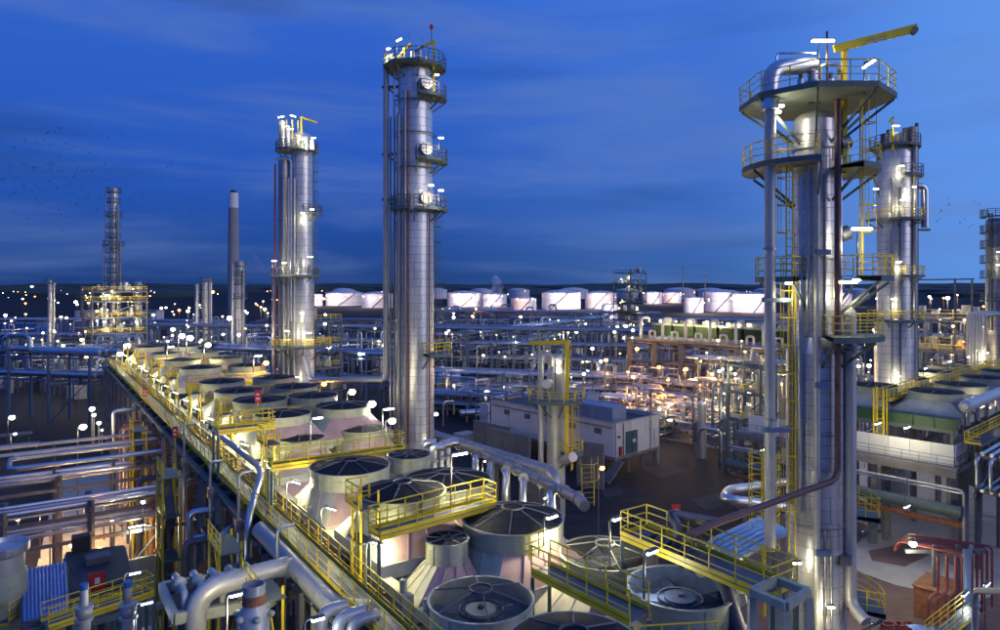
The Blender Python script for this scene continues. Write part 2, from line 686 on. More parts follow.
ground_poly("road", [(400, 418), (470, 406), (520, 420), (640, 420), (700, 430), (800, 452), (1010, 470), (1010, 640), (560, 640), (420, 480)], 0.02, "asphalt")
ground_poly("apron", [(640, 352), (800, 352), (1040, 430), (850, 462), (720, 448), (612, 428), (560, 400)], 0.14, "concrete")
ground_poly("pavement", [(715, 437), (860, 437), (1100, 545), (1000, 575), (850, 520), (800, 470), (735, 447)], 0.16, "concrete_pale")
ground_poly("paved_yard", [(850, 470), (1000, 500), (1150, 660), (700, 760), (730, 560), (800, 500)], 0.1, "paving")
ground_poly("side_path", [(842, 562), (862, 540), (900, 527), (960, 533), (1000, 560), (1010, 590), (975, 604), (930, 594), (895, 586), (862, 574)], 0.14, "concrete_pale")
ground_poly("inlaid_square", [(868, 552), (905, 545), (930, 556), (905, 568), (872, 562)], 0.145, "paving")
for q in ([(640, 468), (668, 462), (690, 470), (662, 478)], [(690, 500), (722, 492), (738, 500), (706, 510)], [(600, 490), (618, 486), (626, 494), (606, 498)], [(730, 462), (752, 458), (760, 464), (738, 469)]):
    ground_poly("road_patch", q, 0.026, "patch")
ground_poly("left_yard", [(-260, 400), (120, 395), (200, 440), (200, 700), (-500, 700)], 0.03, "asphalt")
ground_poly("left_apron", [(60, 470), (150, 455), (190, 500), (190, 640), (20, 640)], 0.15, "concrete_pale")
# kerb stones along the edge of the asphalt road
kp = [Pz(*q, 0) for q in ((560, 402), (612, 430), (720, 449), (735, 452), (790, 490))]
kt = tag(put("kerb", None, Matrix.Translation(kp[0])), kind="structure")
for a, c in zip(kp, kp[1:]):
    n = max(1, int((c - a).length / 2.2))
    for i in range(n):
        p, q = a + (c - a) * (i / n), a + (c - a) * ((i + 0.97) / n)
        bar("kerb_stone", p + Vector((0, 0, 0.1)), q + Vector((0, 0, 0.1)), 0.25, 0.26, "concrete_pale", kt)

# ------------------------------------------------------------------ far storage tanks
def tank(px0, px1, ytop, ybase, label, pale="tank", roof=0.17, stair=True):
    d = F * H / (ybase - HY)
    c = Px((px0 + px1) / 2, d)
    r = (px1 - px0) / 2 * d / F
    h = (ybase - ytop) * d / F
    c.y += r
    t = thing("storage_tank", label, "tank", c, "white oil tanks under the horizon")
    h *= 0.86
    nb = max(3, int(h / 2.4))
    for i in range(nb):
        M = Matrix.Translation(c + Vector((0, 0, h * i / nb))) @ Matrix.Rotation(rnd.uniform(0, 6), 4, "Z") @ Matrix.Diagonal((r, r, h / nb, 1))
        put("shell_course", prim("band", pale), M, t)
    put("roof", MB().lathe([(r * 1.01, h - 0.1), (r * 1.01, h + 0.25), (r * 0.55, h + r * roof * 0.75), (0.02, h + r * roof)], 36, c=c).mesh("roof", pale), None, t)
    put("rim_rail", MB().lathe([(r * 1.0, h + 1.2), (r * 1.0, h + 1.35), (r * 0.992, h + 1.35), (r * 0.992, h + 1.2)], 36, c=c).mesh("rim_rail", "steel_grey"), None, t)
    if stair:
        pts = []
        a0 = rnd.choice((-2.2, -1.9, -1.7))
        for k in range(9):
            a = a0 + 0.9 * k / 8
            pts.append(c + Vector((math.cos(a) * (r + 0.5), math.sin(a) * (r + 0.5), h * k / 8 + 0.3)))
        put("stair", MB().sweep(pts, 0.55, 4).mesh("stair", "steel"), None, t)
    return c, r, h, d


TANKS = [
    (308, 321, 293, 306, "small tank at the left end of the row, left of the two big tanks"),
    (321, 360, 291.5, 306, "wide tank between the twin-topped tower and the tallest centre column"),
    (359, 390, 292, 308, "tank partly hidden behind the tall column's outside pipe"),
    (446, 481, 291.5, 307, "pink-lit tank just right of the tall centre column"),
    (482, 507, 293, 307, "tank behind the white steam plume"),
    (511, 537, 297, 312, "small near tank with diagonal stair right of the steam plume"),
    (543, 583, 290.5, 309.5, "largest centre tank with shallow cone roof and stair"),
    (587, 619, 291, 309, "tank half hidden by the lattice tower, right of the largest tank"),
    (603, 619, 303, 319, "small nearer tank standing left of the lattice tower"),
    (644, 664, 291, 304, "tank just right of the lattice tower"),
    (663, 684, 291.5, 303, "pale tank left of the small orange-lit tank"),
    (687, 706, 296, 313, "small orange-lit tank in front of the right-hand tanks"),
    (709, 747, 289.5, 312, "big pink-lit tank right of the small orange-lit tank"),
    (739, 772, 291.5, 313, "pink tank just left of the near steel column"),
    (836, 856, 292, 306, "tank glimpsed right of the near steel column"),
]
TANKPOS = []
for q in TANKS:
    TANKPOS.append(tank(*q[:4], "white " + q[4]))
BACKT = [(330, 352), (418, 446), (470, 492), (508, 530), (560, 590), (618, 640), (668, 700), (700, 728), (760, 790), (850, 874)]
for i, (a, c2) in enumerate(BACKT):
    tank(a, c2, 288.6, 299, "low pale tank in the far back row, %s from the left" % ORD[i], stair=False)

# ------------------------------------------------------------------ air-cooler fans (left bank)
def fan(px, py, w, h, label, near=False, g="left", a=AL, ringh=1.0, ph=1.9, foot=13.4, apex=0.17, panels=True, open_top=False, style=0, tight=False):
    d = F * h / (py - HY)
    c = P(px, py, d)
    R = w * d / F / 2
    up = Vector((0, 0, 1))
    t = thing("cooling_fan", label, "cooling fan", (c.x, c.y, foot), "cooling fans of the %s bank" % g)
    n = 40 if near else 26
    fr = put("fan_ring", MB().lathe([(R - 0.05, -ringh), (R, -ringh), (R, -0.06), (R + 0.07, -0.06), (R + 0.07, 0), (R - 0.05, 0), (R - 0.05, -ringh)], n, c=c).mesh("fan_ring", "ringpaint"), None, t)
    if near:
        for z in (-ringh * 0.36, -ringh * 0.7):
            put("ring_hoop", MB().lathe([(R, z), (R + 0.018, z), (R + 0.018, z - 0.035), (R, z - 0.035)], n, c=c).mesh("ring_hoop", "ringpaint"), None, fr)
        for k in range(8):
            an = k * math.pi / 4 + 0.2
            q = c + Vector((math.cos(an), math.sin(an), 0)) * (R + 0.012)
            bar("ring_seam", q - up * 0.1, q - up * (ringh - 0.02), 0.05, 0.03, "ringpaint", fr)
    if near and style != 1:
        put("ring_liner", MB().lathe([(R - .055, -.03), (R - .06, -ringh + .03)], n, c=c).mesh("ring_liner", "deck_blue" if style == 2 else "roof_dark"), None, t)
    za = R * apex
    rh = R * 0.2
    gmat = "guard_thin" if style in (1, 3) else "guard"
    gp = t
    if style != 2:
        gp = put("guard_mesh", MB().lathe([(R - 0.04, 0.02), (R * 0.6, za * 0.52), (rh, za), (0.02, za)], n, c=c).mesh("guard_mesh", gmat), None, t)
    nr = (0 if style == 2 else 6 if style in (1, 3) else 8) if near else 6
    for k in range(nr):
        an = a + k * 2 * math.pi / nr + 0.1
        e = Vector((math.cos(an), math.sin(an), 0))
        rod("guard_rib", c + e * (R - 0.03) + up * 0.03, c + e * rh + up * (za + 0.02), 0.035 if near else 0.045, "steel_grey", gp, 5)
    if style != 2:
        put("guard_hub", MB().lathe([(rh, za - 0.03), (rh + 0.06, za - 0.03), (rh + 0.06, za + 0.07), (rh, za + 0.07), (rh, za - 0.03)], 20, c=c).mesh("guard_hub", "steel_grey"), None, gp)
    if near:
        dz = -0.55
        nb = 5
        for k in range(nb):
            an = k * 2 * math.pi / nb + 0.4
            e = Vector((math.cos(an), math.sin(an), 0))
            s = Vector((-e.y, e.x, 0))
            z = up * dz
            pts = [c + e * R * 0.16 - s * 0.16 + z + up * .06, c + e * R * 0.95 - s * 0.12 + z + up * .04, c + e * R * 0.95 + s * 0.22 + z - up * .06, c + e * R * 0.16 + s * 0.3 + z - up * .1]
            put("fan_blade", MB().poly(pts, 0.05).mesh("fan_blade", "deck_blue" if style == 2 else "blade", False), None, t)
        put("seal_disc", MB().lathe([(0.02, dz + 0.14), (R * 0.30, dz + 0.12), (R * 0.30, dz - 0.02)], 24, c=c).mesh("seal_disc", {1: "cream", 2: "deck_blue"}.get(style, "blade")), None, t)
        put("seal_ring", MB().lathe([(R * .4, dz + .1), (R * .43, dz + .13), (R * .43, dz)], 28, c=c).mesh("seal_ring", "steel_grey"), None, t)
        rod("drive_hub", c + up * (dz - 0.3), c + up * (dz + 0.25), 0.14, "steel_grey", t, 10)
    put("throat", MB().lathe([(R - 0.06, -ringh + 0.04), (0.02, -ringh + 0.02)], n, c=c).mesh("throat", {1: "cream", 2: "deck_blue"}.get(style, "roof_dark")), None, t)
    # square-to-round plenum in four panels, then the tube-bundle box and its legs
    if panels:
        bz = R + 0.85
        bl = bz
        if near:
            bz = R + (0.4 if tight else 0.7)
            bl = R + 0.5 if tight else max(R + 0.25, min(R + 2.0, stof(c)[1] - 13.9))
        top, low = c - up * ringh, c - up * (ringh + ph)
        un, vn = U(a), V(a)
        corners = [-un * bz - vn * bl, -un * bz + vn * bz, un * bz + vn * bz, un * bz - vn * bl]
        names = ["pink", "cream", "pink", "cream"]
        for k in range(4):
            A, B = corners[k], corners[(k + 1) % 4]
            mb = MB()
            m = 9
            for i in range(m):
                e = A.lerp(B, i / (m - 1))
                an0 = math.atan2(A.y, A.x)
                an1 = math.atan2(B.y, B.x)
                while an1 < an0:
                    an1 += 2 * math.pi
                an = an0 + (an1 - an0) * i / (m - 1)
                mb.v += [top + Vector((math.cos(an) * (R - .01), math.sin(an) * (R - .01), 0)), low + e]
            for i in range(m - 1):
                j = i * 2
                mb.f.append((j, j + 1, j + 3, j + 2))
            if near:
                for i in (2, 4, 6):
                    bar("stiffener", mb.v[2 * i] + Vector((mb.v[2 * i].x - c.x, mb.v[2 * i].y - c.y, 0)).normalized() * .02, mb.v[2 * i + 1], .05, .06, names[k], t)
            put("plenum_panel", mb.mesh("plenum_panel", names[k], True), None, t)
        M = Matrix.Translation(low - up * 0.35 + vn * (bz - bl) / 2) @ Matrix.Rotation(a, 4, "Z") @ Matrix.Diagonal((bz + bl + 0.1, 2 * bz + 0.1, 0.7, 1))
        put("tube_bundle", prim("box", "cream" if near else "ringpaint"), M, t)
        for k in corners:
            q = low + k * 0.94 - up * 0.7
            if q.z > foot + 0.05:
                bar("leg", q, (q.x, q.y, foot), 0.2, 0.2, "steel", t)
    return c, R


NEAR = [
    (481, 598, 104, 12.9, "large near fan with open view of its round seal disc, beside the left walkway", 11.2, 0.17),
    (447, 538, 42, 12.2, "small near fan on the cream casing beside the yellow cross walkway", 11.2, 0.0),
    (513, 517, 100, 11.9, "large domed near fan directly behind the small near fan", 13.2, 0.2),
    (605, 552, 90, 13.0, "near fan with rusty hub and thick radial ribs beside the kinked yellow walkway", 11.2, 0.2),
    (680, 586, 104, 12.6, "near dark blue fan without a dome at the lower right, beside the steel column platform", 11.2, 0.0),
    (574, 644, 136, 11.6, "nearest fan, cut off by the bottom edge of the picture", 11.2, 0.17),
    (402, 490, 86, 10.7, "fan partly hidden by the yellow cross walkway, the left of two overlapping fans", 13.2, 0.19),
    (447, 479, 88, 11.5, "fan behind the yellow cross walkway under the lit lamp, the right of two overlapping fans", 13.2, 0.16),
    (350, 465, 78, 11.1, "fan with pale ring over a mauve plenum left of the small dark-topped fan", 13.2, 0.14),
    (409, 454, 42, 11.0, "small fan with flat dark top in front of the tall column's foot", 13.2, 0.0),
]
FPOS = []
for i, (px, py, w, h, lb, ft, ap) in enumerate(NEAR):
    c, R = fan(px, py, w, h, lb, True, foot=ft, apex=ap, style={0: 1, 3: 3, 4: 2}.get(i, 0), ringh=1.0, ph=1.4, tight=i in (0, 2, 5))
    FPOS.append((c, R))
FAR = [
    (301, 437, 46, 12.2), (363, 428, 46, 12.2), (283, 413, 54, 10.6), (343, 405, 54, 10.6), (260, 399, 52, 10.6), (313, 395, 48, 10.6), (239, 390, 46, 10.6),
    (294, 386, 46, 10.6), (222, 381, 44, 10.6), (274, 377, 41, 10.6), (201, 367, 39, 10.6), (247, 365, 36, 10.6), (183, 359.5, 34, 10.6), (225, 357.5, 33, 10.6),
    (167, 353, 29, 10.6), (203, 351.5, 29, 10.6), (150, 346.5, 26, 10.6), (184, 346, 26, 10.6)]
for i, (px, py, w, h) in enumerate(FAR):
    row = "left" if i % 2 == 0 else "right"
    k = i // 2
    lb = ("low fan" if k == 0 else "dark-topped fan") + ", %s row of the left bank, %s behind the near yellow railings" % (row, ORD[k])
    c, R = fan(px, py, w, h, lb, False, foot=13.2 if k else 12.4, apex=0.11, ringh=0.72, ph=1.3)
    FPOS.append((c, R))

# supporting frame of the left bank
t = thing("cooler_bank_frame", "long dark steel and concrete frame carrying the left bank of cooling fans", "steel frame", GL(60, 17))
Z0, Z1 = 11.0, 13.1
for i in range(22):
    s = 16 + i * 6.0
    zt = Z0 if s < 27 else Z1
    for tt in ((11.2, 18, 25.2) if s < 90 else (11.2, 25.2)):
        bar("column", GL(s, tt), GL(s, tt, zt - 0.4), 0.45, 0.45, "concrete" if tt < 12 else "steel_grey", t)
    bar("cross_beam", GL(s, 10.8, zt - 0.2), GL(s, 25.6, zt - 0.2), 0.35, 0.4, "steel", t)
    for zz in (4.5, 8.5):
        bar("tie_beam", GL(s, 11.2, zz), GL(s, 18, zz), 0.25, 0.35, "steel_grey", t)
    if i < 21:
        z2 = Z0 if s + 6 < 27 else Z1
        for zz, tt in ((4.5, 11.2), (8.5, 11.2)):
            bar("long_beam", GL(s + .3, tt, zz + .38), GL(s + 5.7, tt, zz + .38), 0.25, 0.3, "steel_grey", t)
        if i % 3 == 1:
            rod("brace", GL(s, 11.2, 4.7), GL(s + 6, 11.2, 8.4), 0.1, "steel_grey", t)
for (s0, s1, zz) in ((14, 27, Z0), (27.2, 148, Z1)):
    for tt in (11.2, 14.9, 18.6, 22.2, 25.2):
        bar("long_beam", GL(s0, tt, zz), GL(s1, tt, zz), 0.3, 0.36, "steel", t)
    tag(bar("floor_plate", GL(s0, 18.2, zz - 0.55), GL(s1, 18.2, zz - 0.55), 14.0, 0.1, "grating", t), label="dark floor plate under the fans")
    hz = 13.55 if zz == Z1 else 12.15
    for k in range(int((min(s1, 62) - s0) / 3.2) + 1):
        for q in range(3):
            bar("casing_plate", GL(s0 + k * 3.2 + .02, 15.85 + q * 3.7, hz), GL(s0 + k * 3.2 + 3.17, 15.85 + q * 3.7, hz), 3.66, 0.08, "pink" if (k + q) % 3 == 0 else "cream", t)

# the long walkway along the bank, and the pipes beside it
walk = catwalk("long straight yellow-railed walkway running beside the left bank of fans", GL(16, 12.25, 13.9), GL(142, 12.25, 13.9), 1.15, r=0.035, step=1.55)
for i in range(20):
    s = 17 + i * 6.2
    bar("bracket", GL(s, 11.2, 12.9), GL(s, 12.9, 13.55), 0.12, 0.16, "yellow", walk)

# header boxes along the bank's left edge between walkway and plenums
for i in range(16):
    s = 20 + i * 7.2
    tt = 13.6
    t = thing("header_box", "cream header box with plugs beside the walkway, %s from the near end" % ORD[i], "header box", GL(s, tt, 13.0), "header boxes beside the walkway")
    bar("casing", GL(s, tt + .1, 13.9), GL(s + 6.0, tt + .1, 13.9), 0.55, 0.9, "cream", t)
    for k in range(6 if s < 70 else 3):
        p = GL(s + 0.6 + k * (0.95 if s < 70 else 2), tt - 0.2, 13.7 + 0.3 * (k % 2))
        rod("plug", p, p - V(AL) * 0.22, 0.09, "rust", t, 6)
    for k in (0.5, 5.5):
        rod("nozzle", GL(s + k, tt + .1, 14.3), GL(s + k, tt + .1, 14.9), 0.16, "ringpaint", t, 10)

# yellow access towers rising beside the walkway
for i, s in enumerate((31, 47, 60, 73, 86, 99, 112, 125)):
    t = thing("stair_tower", "narrow yellow steel access frame beside the walkway, %s from the near end" % ORD[i], "access frame", GL(s, 13.4, 13.2), "yellow frames along the walkway")
    for ds in (0, 1.1):
        for dt in (0, 0.9):
            bar("post", GL(s + ds, 13.1 + dt, 13.3), GL(s + ds, 13.1 + dt, 18.0), 0.09, 0.09, "yellow", t)
    for z in (15.6, 17.2):
        bar("platform", GL(s - 0.2, 13.5, z), GL(s + 1.4, 13.5, z), 1.0, 0.06, "grating", t)
    rail(t, [GL(s - .2, 12.9, 17.25), GL(s + 1.4, 12.9, 17.25), GL(s + 1.4, 14.1, 17.25)], step=0.8, r=0.04)
    ladder(t, GL(s + 0.5, 13.0, 13.9), GL(s + 0.5, 13.0, 17.2), -V(AL), cage=False)

# cross walkways between the fan bays
def pw(x, y, z):
    return Pz(x, y, z)


catwalk("yellow-railed cross walkway in front of the two overlapping fans, under the lit lamp", pw(374, 533, 16.6), pw(490, 502, 16.6), 1.0, "LR", "01", step=1.0, legs=3.0)
catwalk("yellow-railed cross walkway just behind the fan over the mauve plenum", pw(270, 466, 16.9), pw(402, 448, 16.9), 1.0, "LR", "01", step=1.1, legs=3.0)
catwalk("short high yellow-railed landing with teal side plate beside the silver gooseneck pipe", pw(216, 430, 17.2), pw(272, 424, 17.2), 2.0, "LR", "01", step=1.2, legs=3.4)
catwalk("kinked near yellow walkway descending right between the near fans", pw(541, 568, 15.6), pw(640, 616, 15.6), 1.1, "LR", "", step=1.1, legs=3.5)
catwalk("yellow-railed walkway at the bottom edge below the dark blue fan", pw(640, 668, 14.9), pw(730, 662, 14.9), 1.3, "L", "", step=1.0, legs=3.5)
for i, k in enumerate(range(4, 16, 2)):
    a, b2 = FPOS[10 + k - 2][0], FPOS[10 + k][0]
    mid = (a + b2) / 2
    s, tt = stof(mid)
    catwalk("yellow-railed cross walkway between far fan bays, %s from the near end" % ORD[i], GL(s, tt - 2.6, 16.0), GL(s, tt + 6.5, 16.0), 0.8, "LR", "0", r=0.04, step=1.6, deck="grating", group="far cross walkways of the left bank")
# mid-bay escape gate
t = thing("safety_gate", "small yellow safety gate beside the large near open fan", "gate", Pz(533, 570, 15.6))
g0, g1 = Pz(523, 563, 15.6), Pz(544, 554, 15.6)
up = Vector((0, 0, 1))
for z in (0.4, 0.75, 1.15):
    rod("bar", g0 + up * z, g1 + up * z, 0.035, "yellow", t, 6)
for q in (0, 0.3, 0.75, 1):
    rod("upright", g0.lerp(g1, q) + up * (0.0 if q in (0.3, 0.75) else 0.4), g0.lerp(g1, q) + up * 1.15, 0.035, "yellow", t, 6)

# ------------------------------------------------------------------ process columns
def column(name, label, c, segs, cat="column", band=1.0, m="clad"):
    rot0 = rnd.uniform(0, 1)
    """segs: (z0, r0, z1, r1) from the ground up; cladding is built course by course"""
    t = thing(name, label, cat, (c[0], c[1], segs[0][0]))
    for z0, r0, z1, r1 in segs:
        if abs(r0 - r1) < 1e-4:
            n = max(1, round((z1 - z0) / band))
            for i in range(n):
                M = Matrix.Translation((c[0], c[1], z0 + (z1 - z0) * i / n)) @ Matrix.Rotation(rot0 + rnd.choice((0, 0, 0.35, 0.7)), 4, "Z") @ Matrix.Diagonal((r0, r0, (z1 - z0) / n, 1))
                put("cladding_band", prim("band", m), M, t)
        else:
            put("cone_section", MB().lathe([(r0, z0), (r1, z1)], 36, c=(c[0], c[1], 0)).mesh("cone_section", m), None, t)
    z1, r1 = segs[-1][2], segs[-1][3]
    put("top_head", prim("head", m), Matrix.Translation((c[0], c[1], z1)) @ Matrix.Diagonal((r1, r1, r1, 1)), t)
    return t


def arc_pts(c, z, r, a0, a1, n):
    return [Vector((c[0] + r * math.cos(rad(a0 + (a1 - a0) * k / n)), c[1] + r * math.sin(rad(a0 + (a1 - a0) * k / n)), z)) for k in range(n + 1)]


def platform(parent, c, z, ri, ro, a0, a1, n=None, deck="steel", m="yellow", r=0.035, step=1.2, brackets=True, h=1.1, mids=2):
    """ring or sector platform round a column: deck, rails, brackets as its own pieces"""
    n = n or max(6, int(abs(a1 - a0) / 15))
    full = abs(a1 - a0) >= 359
    mb = MB().lathe([(ri, z - 0.14), (ro, z - 0.30), (ro + .02, z - 0.30), (ro + .02, z), (ri, z), (ri, z - 0.14)], n, rad(a0), rad(a1) if not full else rad(a0) + 2 * math.pi, (c[0], c[1], 0))
    p = put("platform", mb.mesh("platform", deck, False), None, parent)
    path = arc_pts(c, z, ro - 0.03, a0, a1, n)
    if not full:
        path = [Vector((c[0] + ri * math.cos(rad(a0)), c[1] + ri * math.sin(rad(a0)), z))] + path + [Vector((c[0] + ri * math.cos(rad(a1)), c[1] + ri * math.sin(rad(a1)), z))]
    rail(p, path, h=h, step=step, r=r, m=m, mids=mids, toe=False)
    if brackets:
        k = max(2, int(abs(a1 - a0) / 45))
        for i in range(k + (0 if full else 1)):
            a = rad(a0 + (a1 - a0) * i / k)
            e = Vector((math.cos(a), math.sin(a), 0))
            cc = Vector((c[0], c[1], 0))
            bar("bracket", cc + e * ri + Vector((0, 0, z - (ro - ri) * 0.8 - .2)), cc + e * (ro - 0.15) + Vector((0, 0, z - 0.35)), 0.10, 0.14, deck, p)
    return p


def at(c, dx, dy, z):
    return Vector((c[0] + dx, c[1] + dy, z))


def colz(py, d):
    return H - (py - HY) / F * d


def flood(px, py, d, label, power=60, m="lit_white", size=0.7, rz=0.0, post=1.2, group=None, tilt=0.0):
    p = P(px, py, d)
    return lamp(px, py, d, p.z - post, label, power, m, size, rz, group, arm=0.25, thick=0.04, tilt=tilt, name="floodlight")


# --- near steel column on the right
D = 39.0
C1 = Px(815, D)
z = lambda y: colz(y, D)
t = column("steel_column", "near tall steel-clad column on the right with an octagonal crown platform and yellow davit", C1,
           [(0, 2.05, 6, 2.05), (6, 2.05, 10.0, 1.52), (10.0, 1.52, z(352), 1.52), (z(352), 1.52, z(336), 1.14), (z(336), 1.14, z(122), 1.14)], band=0.72)
C1T = t
for q in (z(520), z(430), z(258), z(150)):
    put("stiffener_ring", prim("ring", "clad_dull"), Matrix.Translation((C1.x, C1.y, q)) @ Matrix.Diagonal((1.54 if q < z(352) else 1.24, 1.54 if q < z(352) else 1.24, 0.14, 1)), t)
platform(t, C1, z(100), 0.35, 4.05, 22.5, 382.5, 8, deck="steel", step=1.55)
platform(t, C1, z(166), 1.25, 3.9, 130, 250, 10, step=1.3)
platform(t, C1, z(170), 1.25, 3.3, -70, 40, 8, step=1.1)
platform(t, C1, z(277), 1.25, 3.2, 140, 225, 6, step=1.0)
platform(t, C1, z(276), 1.25, 3.9, -62, 30, 7, step=1.1)
platform(t, C1, z(333), 1.5, 3.45, -100, -5, 8, deck="steel", step=0.95)
platform(t, C1, z(512), 1.55, 3.3, -20, 95, 8, step=1.0)
platform(t, C1, z(602), 1.6, 3.5, -25, 95, 8, step=1.0)
# ladders
ladder(t, at(C1, 2.1, -1.0, z(276)), at(C1, 2.1, -1.0, z(98)), (1, -0.25, 0))
ladder(t, at(C1, -1.75, -1.1, z(545)), at(C1, -1.75, -1.1, z(276)), (-1, -0.3, 0))
ladder(t, at(C1, -1.95, -1.2, z(277)), at(C1, -1.95, -1.2, z(166)), (-1, -0.3, 0))
ladder(t, at(C1, 2.4, 0.6, z(600)), at(C1, 2.4, 0.6, z(333)), (1, 0.3, 0), cage=False)
# pipes that climb the column
def riser(dx, dy, y0, y1, r, m="pipe", d=D, c=C1, t=t):
    return rod("riser_pipe", at(c, dx, dy, colz(y1, d)), at(c, dx, dy, colz(y0, d)), r, m, t, 14)


riser(-0.66, -1.68, 152, 640, 0.17, "pipe_white")
riser(-1.30, -1.12, 180, 505, 0.13, "pipe")
riser(-1.62, -0.55, 300, 500, 0.16, "clad_dull")
riser(-1.0, -1.30, 160, 330, 0.10, "pipe")
riser(-0.15, -1.45, 178, 335, 0.08, "clad_dull")
riser(0.85, -1.25, 160, 330, 0.07, "pipe")
riser(-0.22, -1.72, 520, 640, 0.06, "clad_dull")
riser(0.10, -1.72, 520, 640, 0.06, "clad_dull")
pipe("overhead_pipe", [P(770, 548, 37.6), P(770, 70, 37.6), at(C1, -0.1, -0.1, z(64))], 0.29, "pipe_white", t, 16, 1.0)
pipe("overhead_elbow", [P(770, 110, 37.6), P(770, 68, 37.6), at(C1, -0.2, -0.1, z(66))], 0.46, "pipe", t, 18, 1.3)
for y in (104, 250, 420):
    put("flange", prim("cyl16", "clad_dull"), Matrix.Translation(P(770, y, 37.6)) @ Matrix.Diagonal((0.37, 0.37, 0.12, 1)), t)
pipe("return_pipe", [at(C1, 1.1, -0.9, z(312)), P(850, 312, 38), P(850, 604, 38), P(866, 622, 37)], 0.33, "pipe_white", t, 14, 0.7)
put("flange", prim("cyl16", "clad_dull"), Matrix.Translation(P(850, 352, 38)) @ Matrix.Diagonal((0.6, 0.6, 0.14, 1)), t)
put("flange", prim("cyl16", "clad_dull"), Matrix.Translation(P(850, 348, 38)) @ Matrix.Diagonal((0.6, 0.6, 0.14, 1)), t)
for y in (252, 385, 553):
    bar("pipe_clamp", P(816, y, D - 1.9), P(830, y, D - 1.9), 0.25, 0.30, "steel_blue", t)
for y in (430, 300):
    bar("pipe_clamp", P(763, y, 37.3), P(790, y, 37.6), 0.3, 0.22, "steel_blue", t)
bar("pipe_clamp", P(838, 560, 37.6), P(850, 560, 37.6), 0.4, 0.5, "steel_grey", t)
pipe("brown_pipe", [at(C1, 0.38, -1.85, z(108)), at(C1, 0.38, -1.85, z(470)), P(718, 522, 30.6), P(690, 535, 28.6)], 0.16, "pipe_brown", t, 12, 0.8)
for y in (240, 150):
    put("manway", prim("cyl16", "clad_dull"), Matrix.Translation(at(C1, 1.15, -0.5, z(y - 4))) @ Matrix.Rotation(rad(70), 4, "Y") @ Matrix.Diagonal((0.42, 0.42, 0.5, 1)), t)
# crown gear
for (dx, dy, hh, rr) in ((-0.25, -0.3, 1.5, 0.28), (0.25, 0.1, 1.7, 0.22), (-0.9, -0.2, 1.1, 0.18), (0.6, -0.6, 1.0, 0.2), (1.15, -0.4, 1.25, 0.16)):
    v = rod("valve_body", at(C1, dx, dy, z(100)), at(C1, dx, dy, z(100) + hh), rr, "clad", t, 12)
    rod("valve_bonnet", at(C1, dx, dy, z(100) + hh), at(C1, dx, dy, z(100) + hh + 0.35), rr * 0.6, "steel_grey", t, 10)
    put("valve_flange", prim("cyl16", "clad_dull"), Matrix.Translation(at(C1, dx, dy, z(100) + hh * 0.55)) @ Matrix.Diagonal((rr * 1.6, rr * 1.6, 0.12, 1)), t)
pipe("vent_pipe", [at(C1, 0.2, -0.2, z(78)), at(C1, 0.2, -0.2, z(66)), at(C1, 1.15, -0.4, z(66)), at(C1, 1.15, -0.4, z(84))], 0.09, "pipe", t, 10, 0.3)
pipe("vent_pipe", [at(C1, -2.3, -0.3, z(98)), at(C1, -2.3, -0.3, z(55)), at(C1, -0.1, -0.3, z(55))], 0.06, "pipe", t, 8, 0.3)
rod("mast", at(C1, 0.35, -0.7, z(100)), at(C1, 0.35, -0.7, z(36)), 0.06, "pipe_brown", t)
bar("davit_mast", at(C1, 1.35, -0.6, z(176)), at(C1, 1.35, -0.6, z(48)), 0.24, 0.24, "yellow", t)
dv = bar("davit_boom", P(834, 49, D - 0.7), P(917, 28, D - 1.2), 0.22, 0.42, "yellow", t)
bar("trolley", P(912, 30, D - 1.2), P(916, 32, D - 1.2), 0.3, 0.35, "steel_grey", dv)
rod("boom_plate", P(866, 43, D - 1.06), P(885, 38.2, D - 1.16), 0.07, "pipe_white", dv, 6)

# --- tall centre-left column
D = 70.0
C2 = Px(415, D)
z = lambda y: colz(y, D)
t = column("steel_column", "tallest centre column with external pipe on its left and balconies on its right", C2,
           [(0, 2.2, 3, 2.2), (3, 2.2, 6, 1.92), (6, 1.92, z(192), 1.92), (z(192), 1.92, z(186), 1.75), (z(186), 1.75, z(72), 1.75)], band=0.8)
platform(t, C2, z(67), 0.4, 3.2, 15, 375, 8, deck="steel", m="steel", r=0.045)
for y, a0, a1, ro in ((98, -75, 25, 3.2), (161, -80, 30, 3.3), (209, -85, 30, 3.3), (208, 175, 265, 2.5)):
    platform(t, C2, z(y), 1.8, ro, a0, a1, 7, deck="steel", m="steel_grey", r=0.045)
platform(t, C2, z(352), 1.95, 3.6, -60, 40, 7, m="yellow", r=0.05)
for y in (104, 136, 170, 214):
    put("stiffener_ring", MB().lathe([(2.05, 0), (2.12, 0), (2.12, .12), (2.05, .12)], 30, c=(C2.x, C2.y, z(y))).mesh("stiffener_ring", "steel_grey"), None, t)
pipe("downcomer", [at(C2, -2.2, -0.2, z(57)), at(C2, -2.9, -0.2, z(57)), at(C2, -2.9, -0.2, z(379)), P(312, 380, 78), Px(302, 104.5, 17.1)], 0.30, "pipe_white", t, 12, 0.9)
rod("riser_pipe", at(C2, -1.45, -1.5, z(440)), at(C2, -1.45, -1.5, z(118)), 0.2, "clad_dull", t, 10)
rod("riser_pipe", at(C2, -0.75, -1.95, z(440)), at(C2, -0.75, -1.95, z(95)), 0.13, "clad_dull", t, 10)
rod("riser_pipe", at(C2, -0.42, -2.02, z(440)), at(C2, -0.42, -2.02, z(95)), 0.07, "pipe_red", t, 8)
rod("riser_pipe", at(C2, 1.6, -1.4, z(440)), at(C2, 1.6, -1.4, z(215)), 0.07, "pipe_red", t, 8)
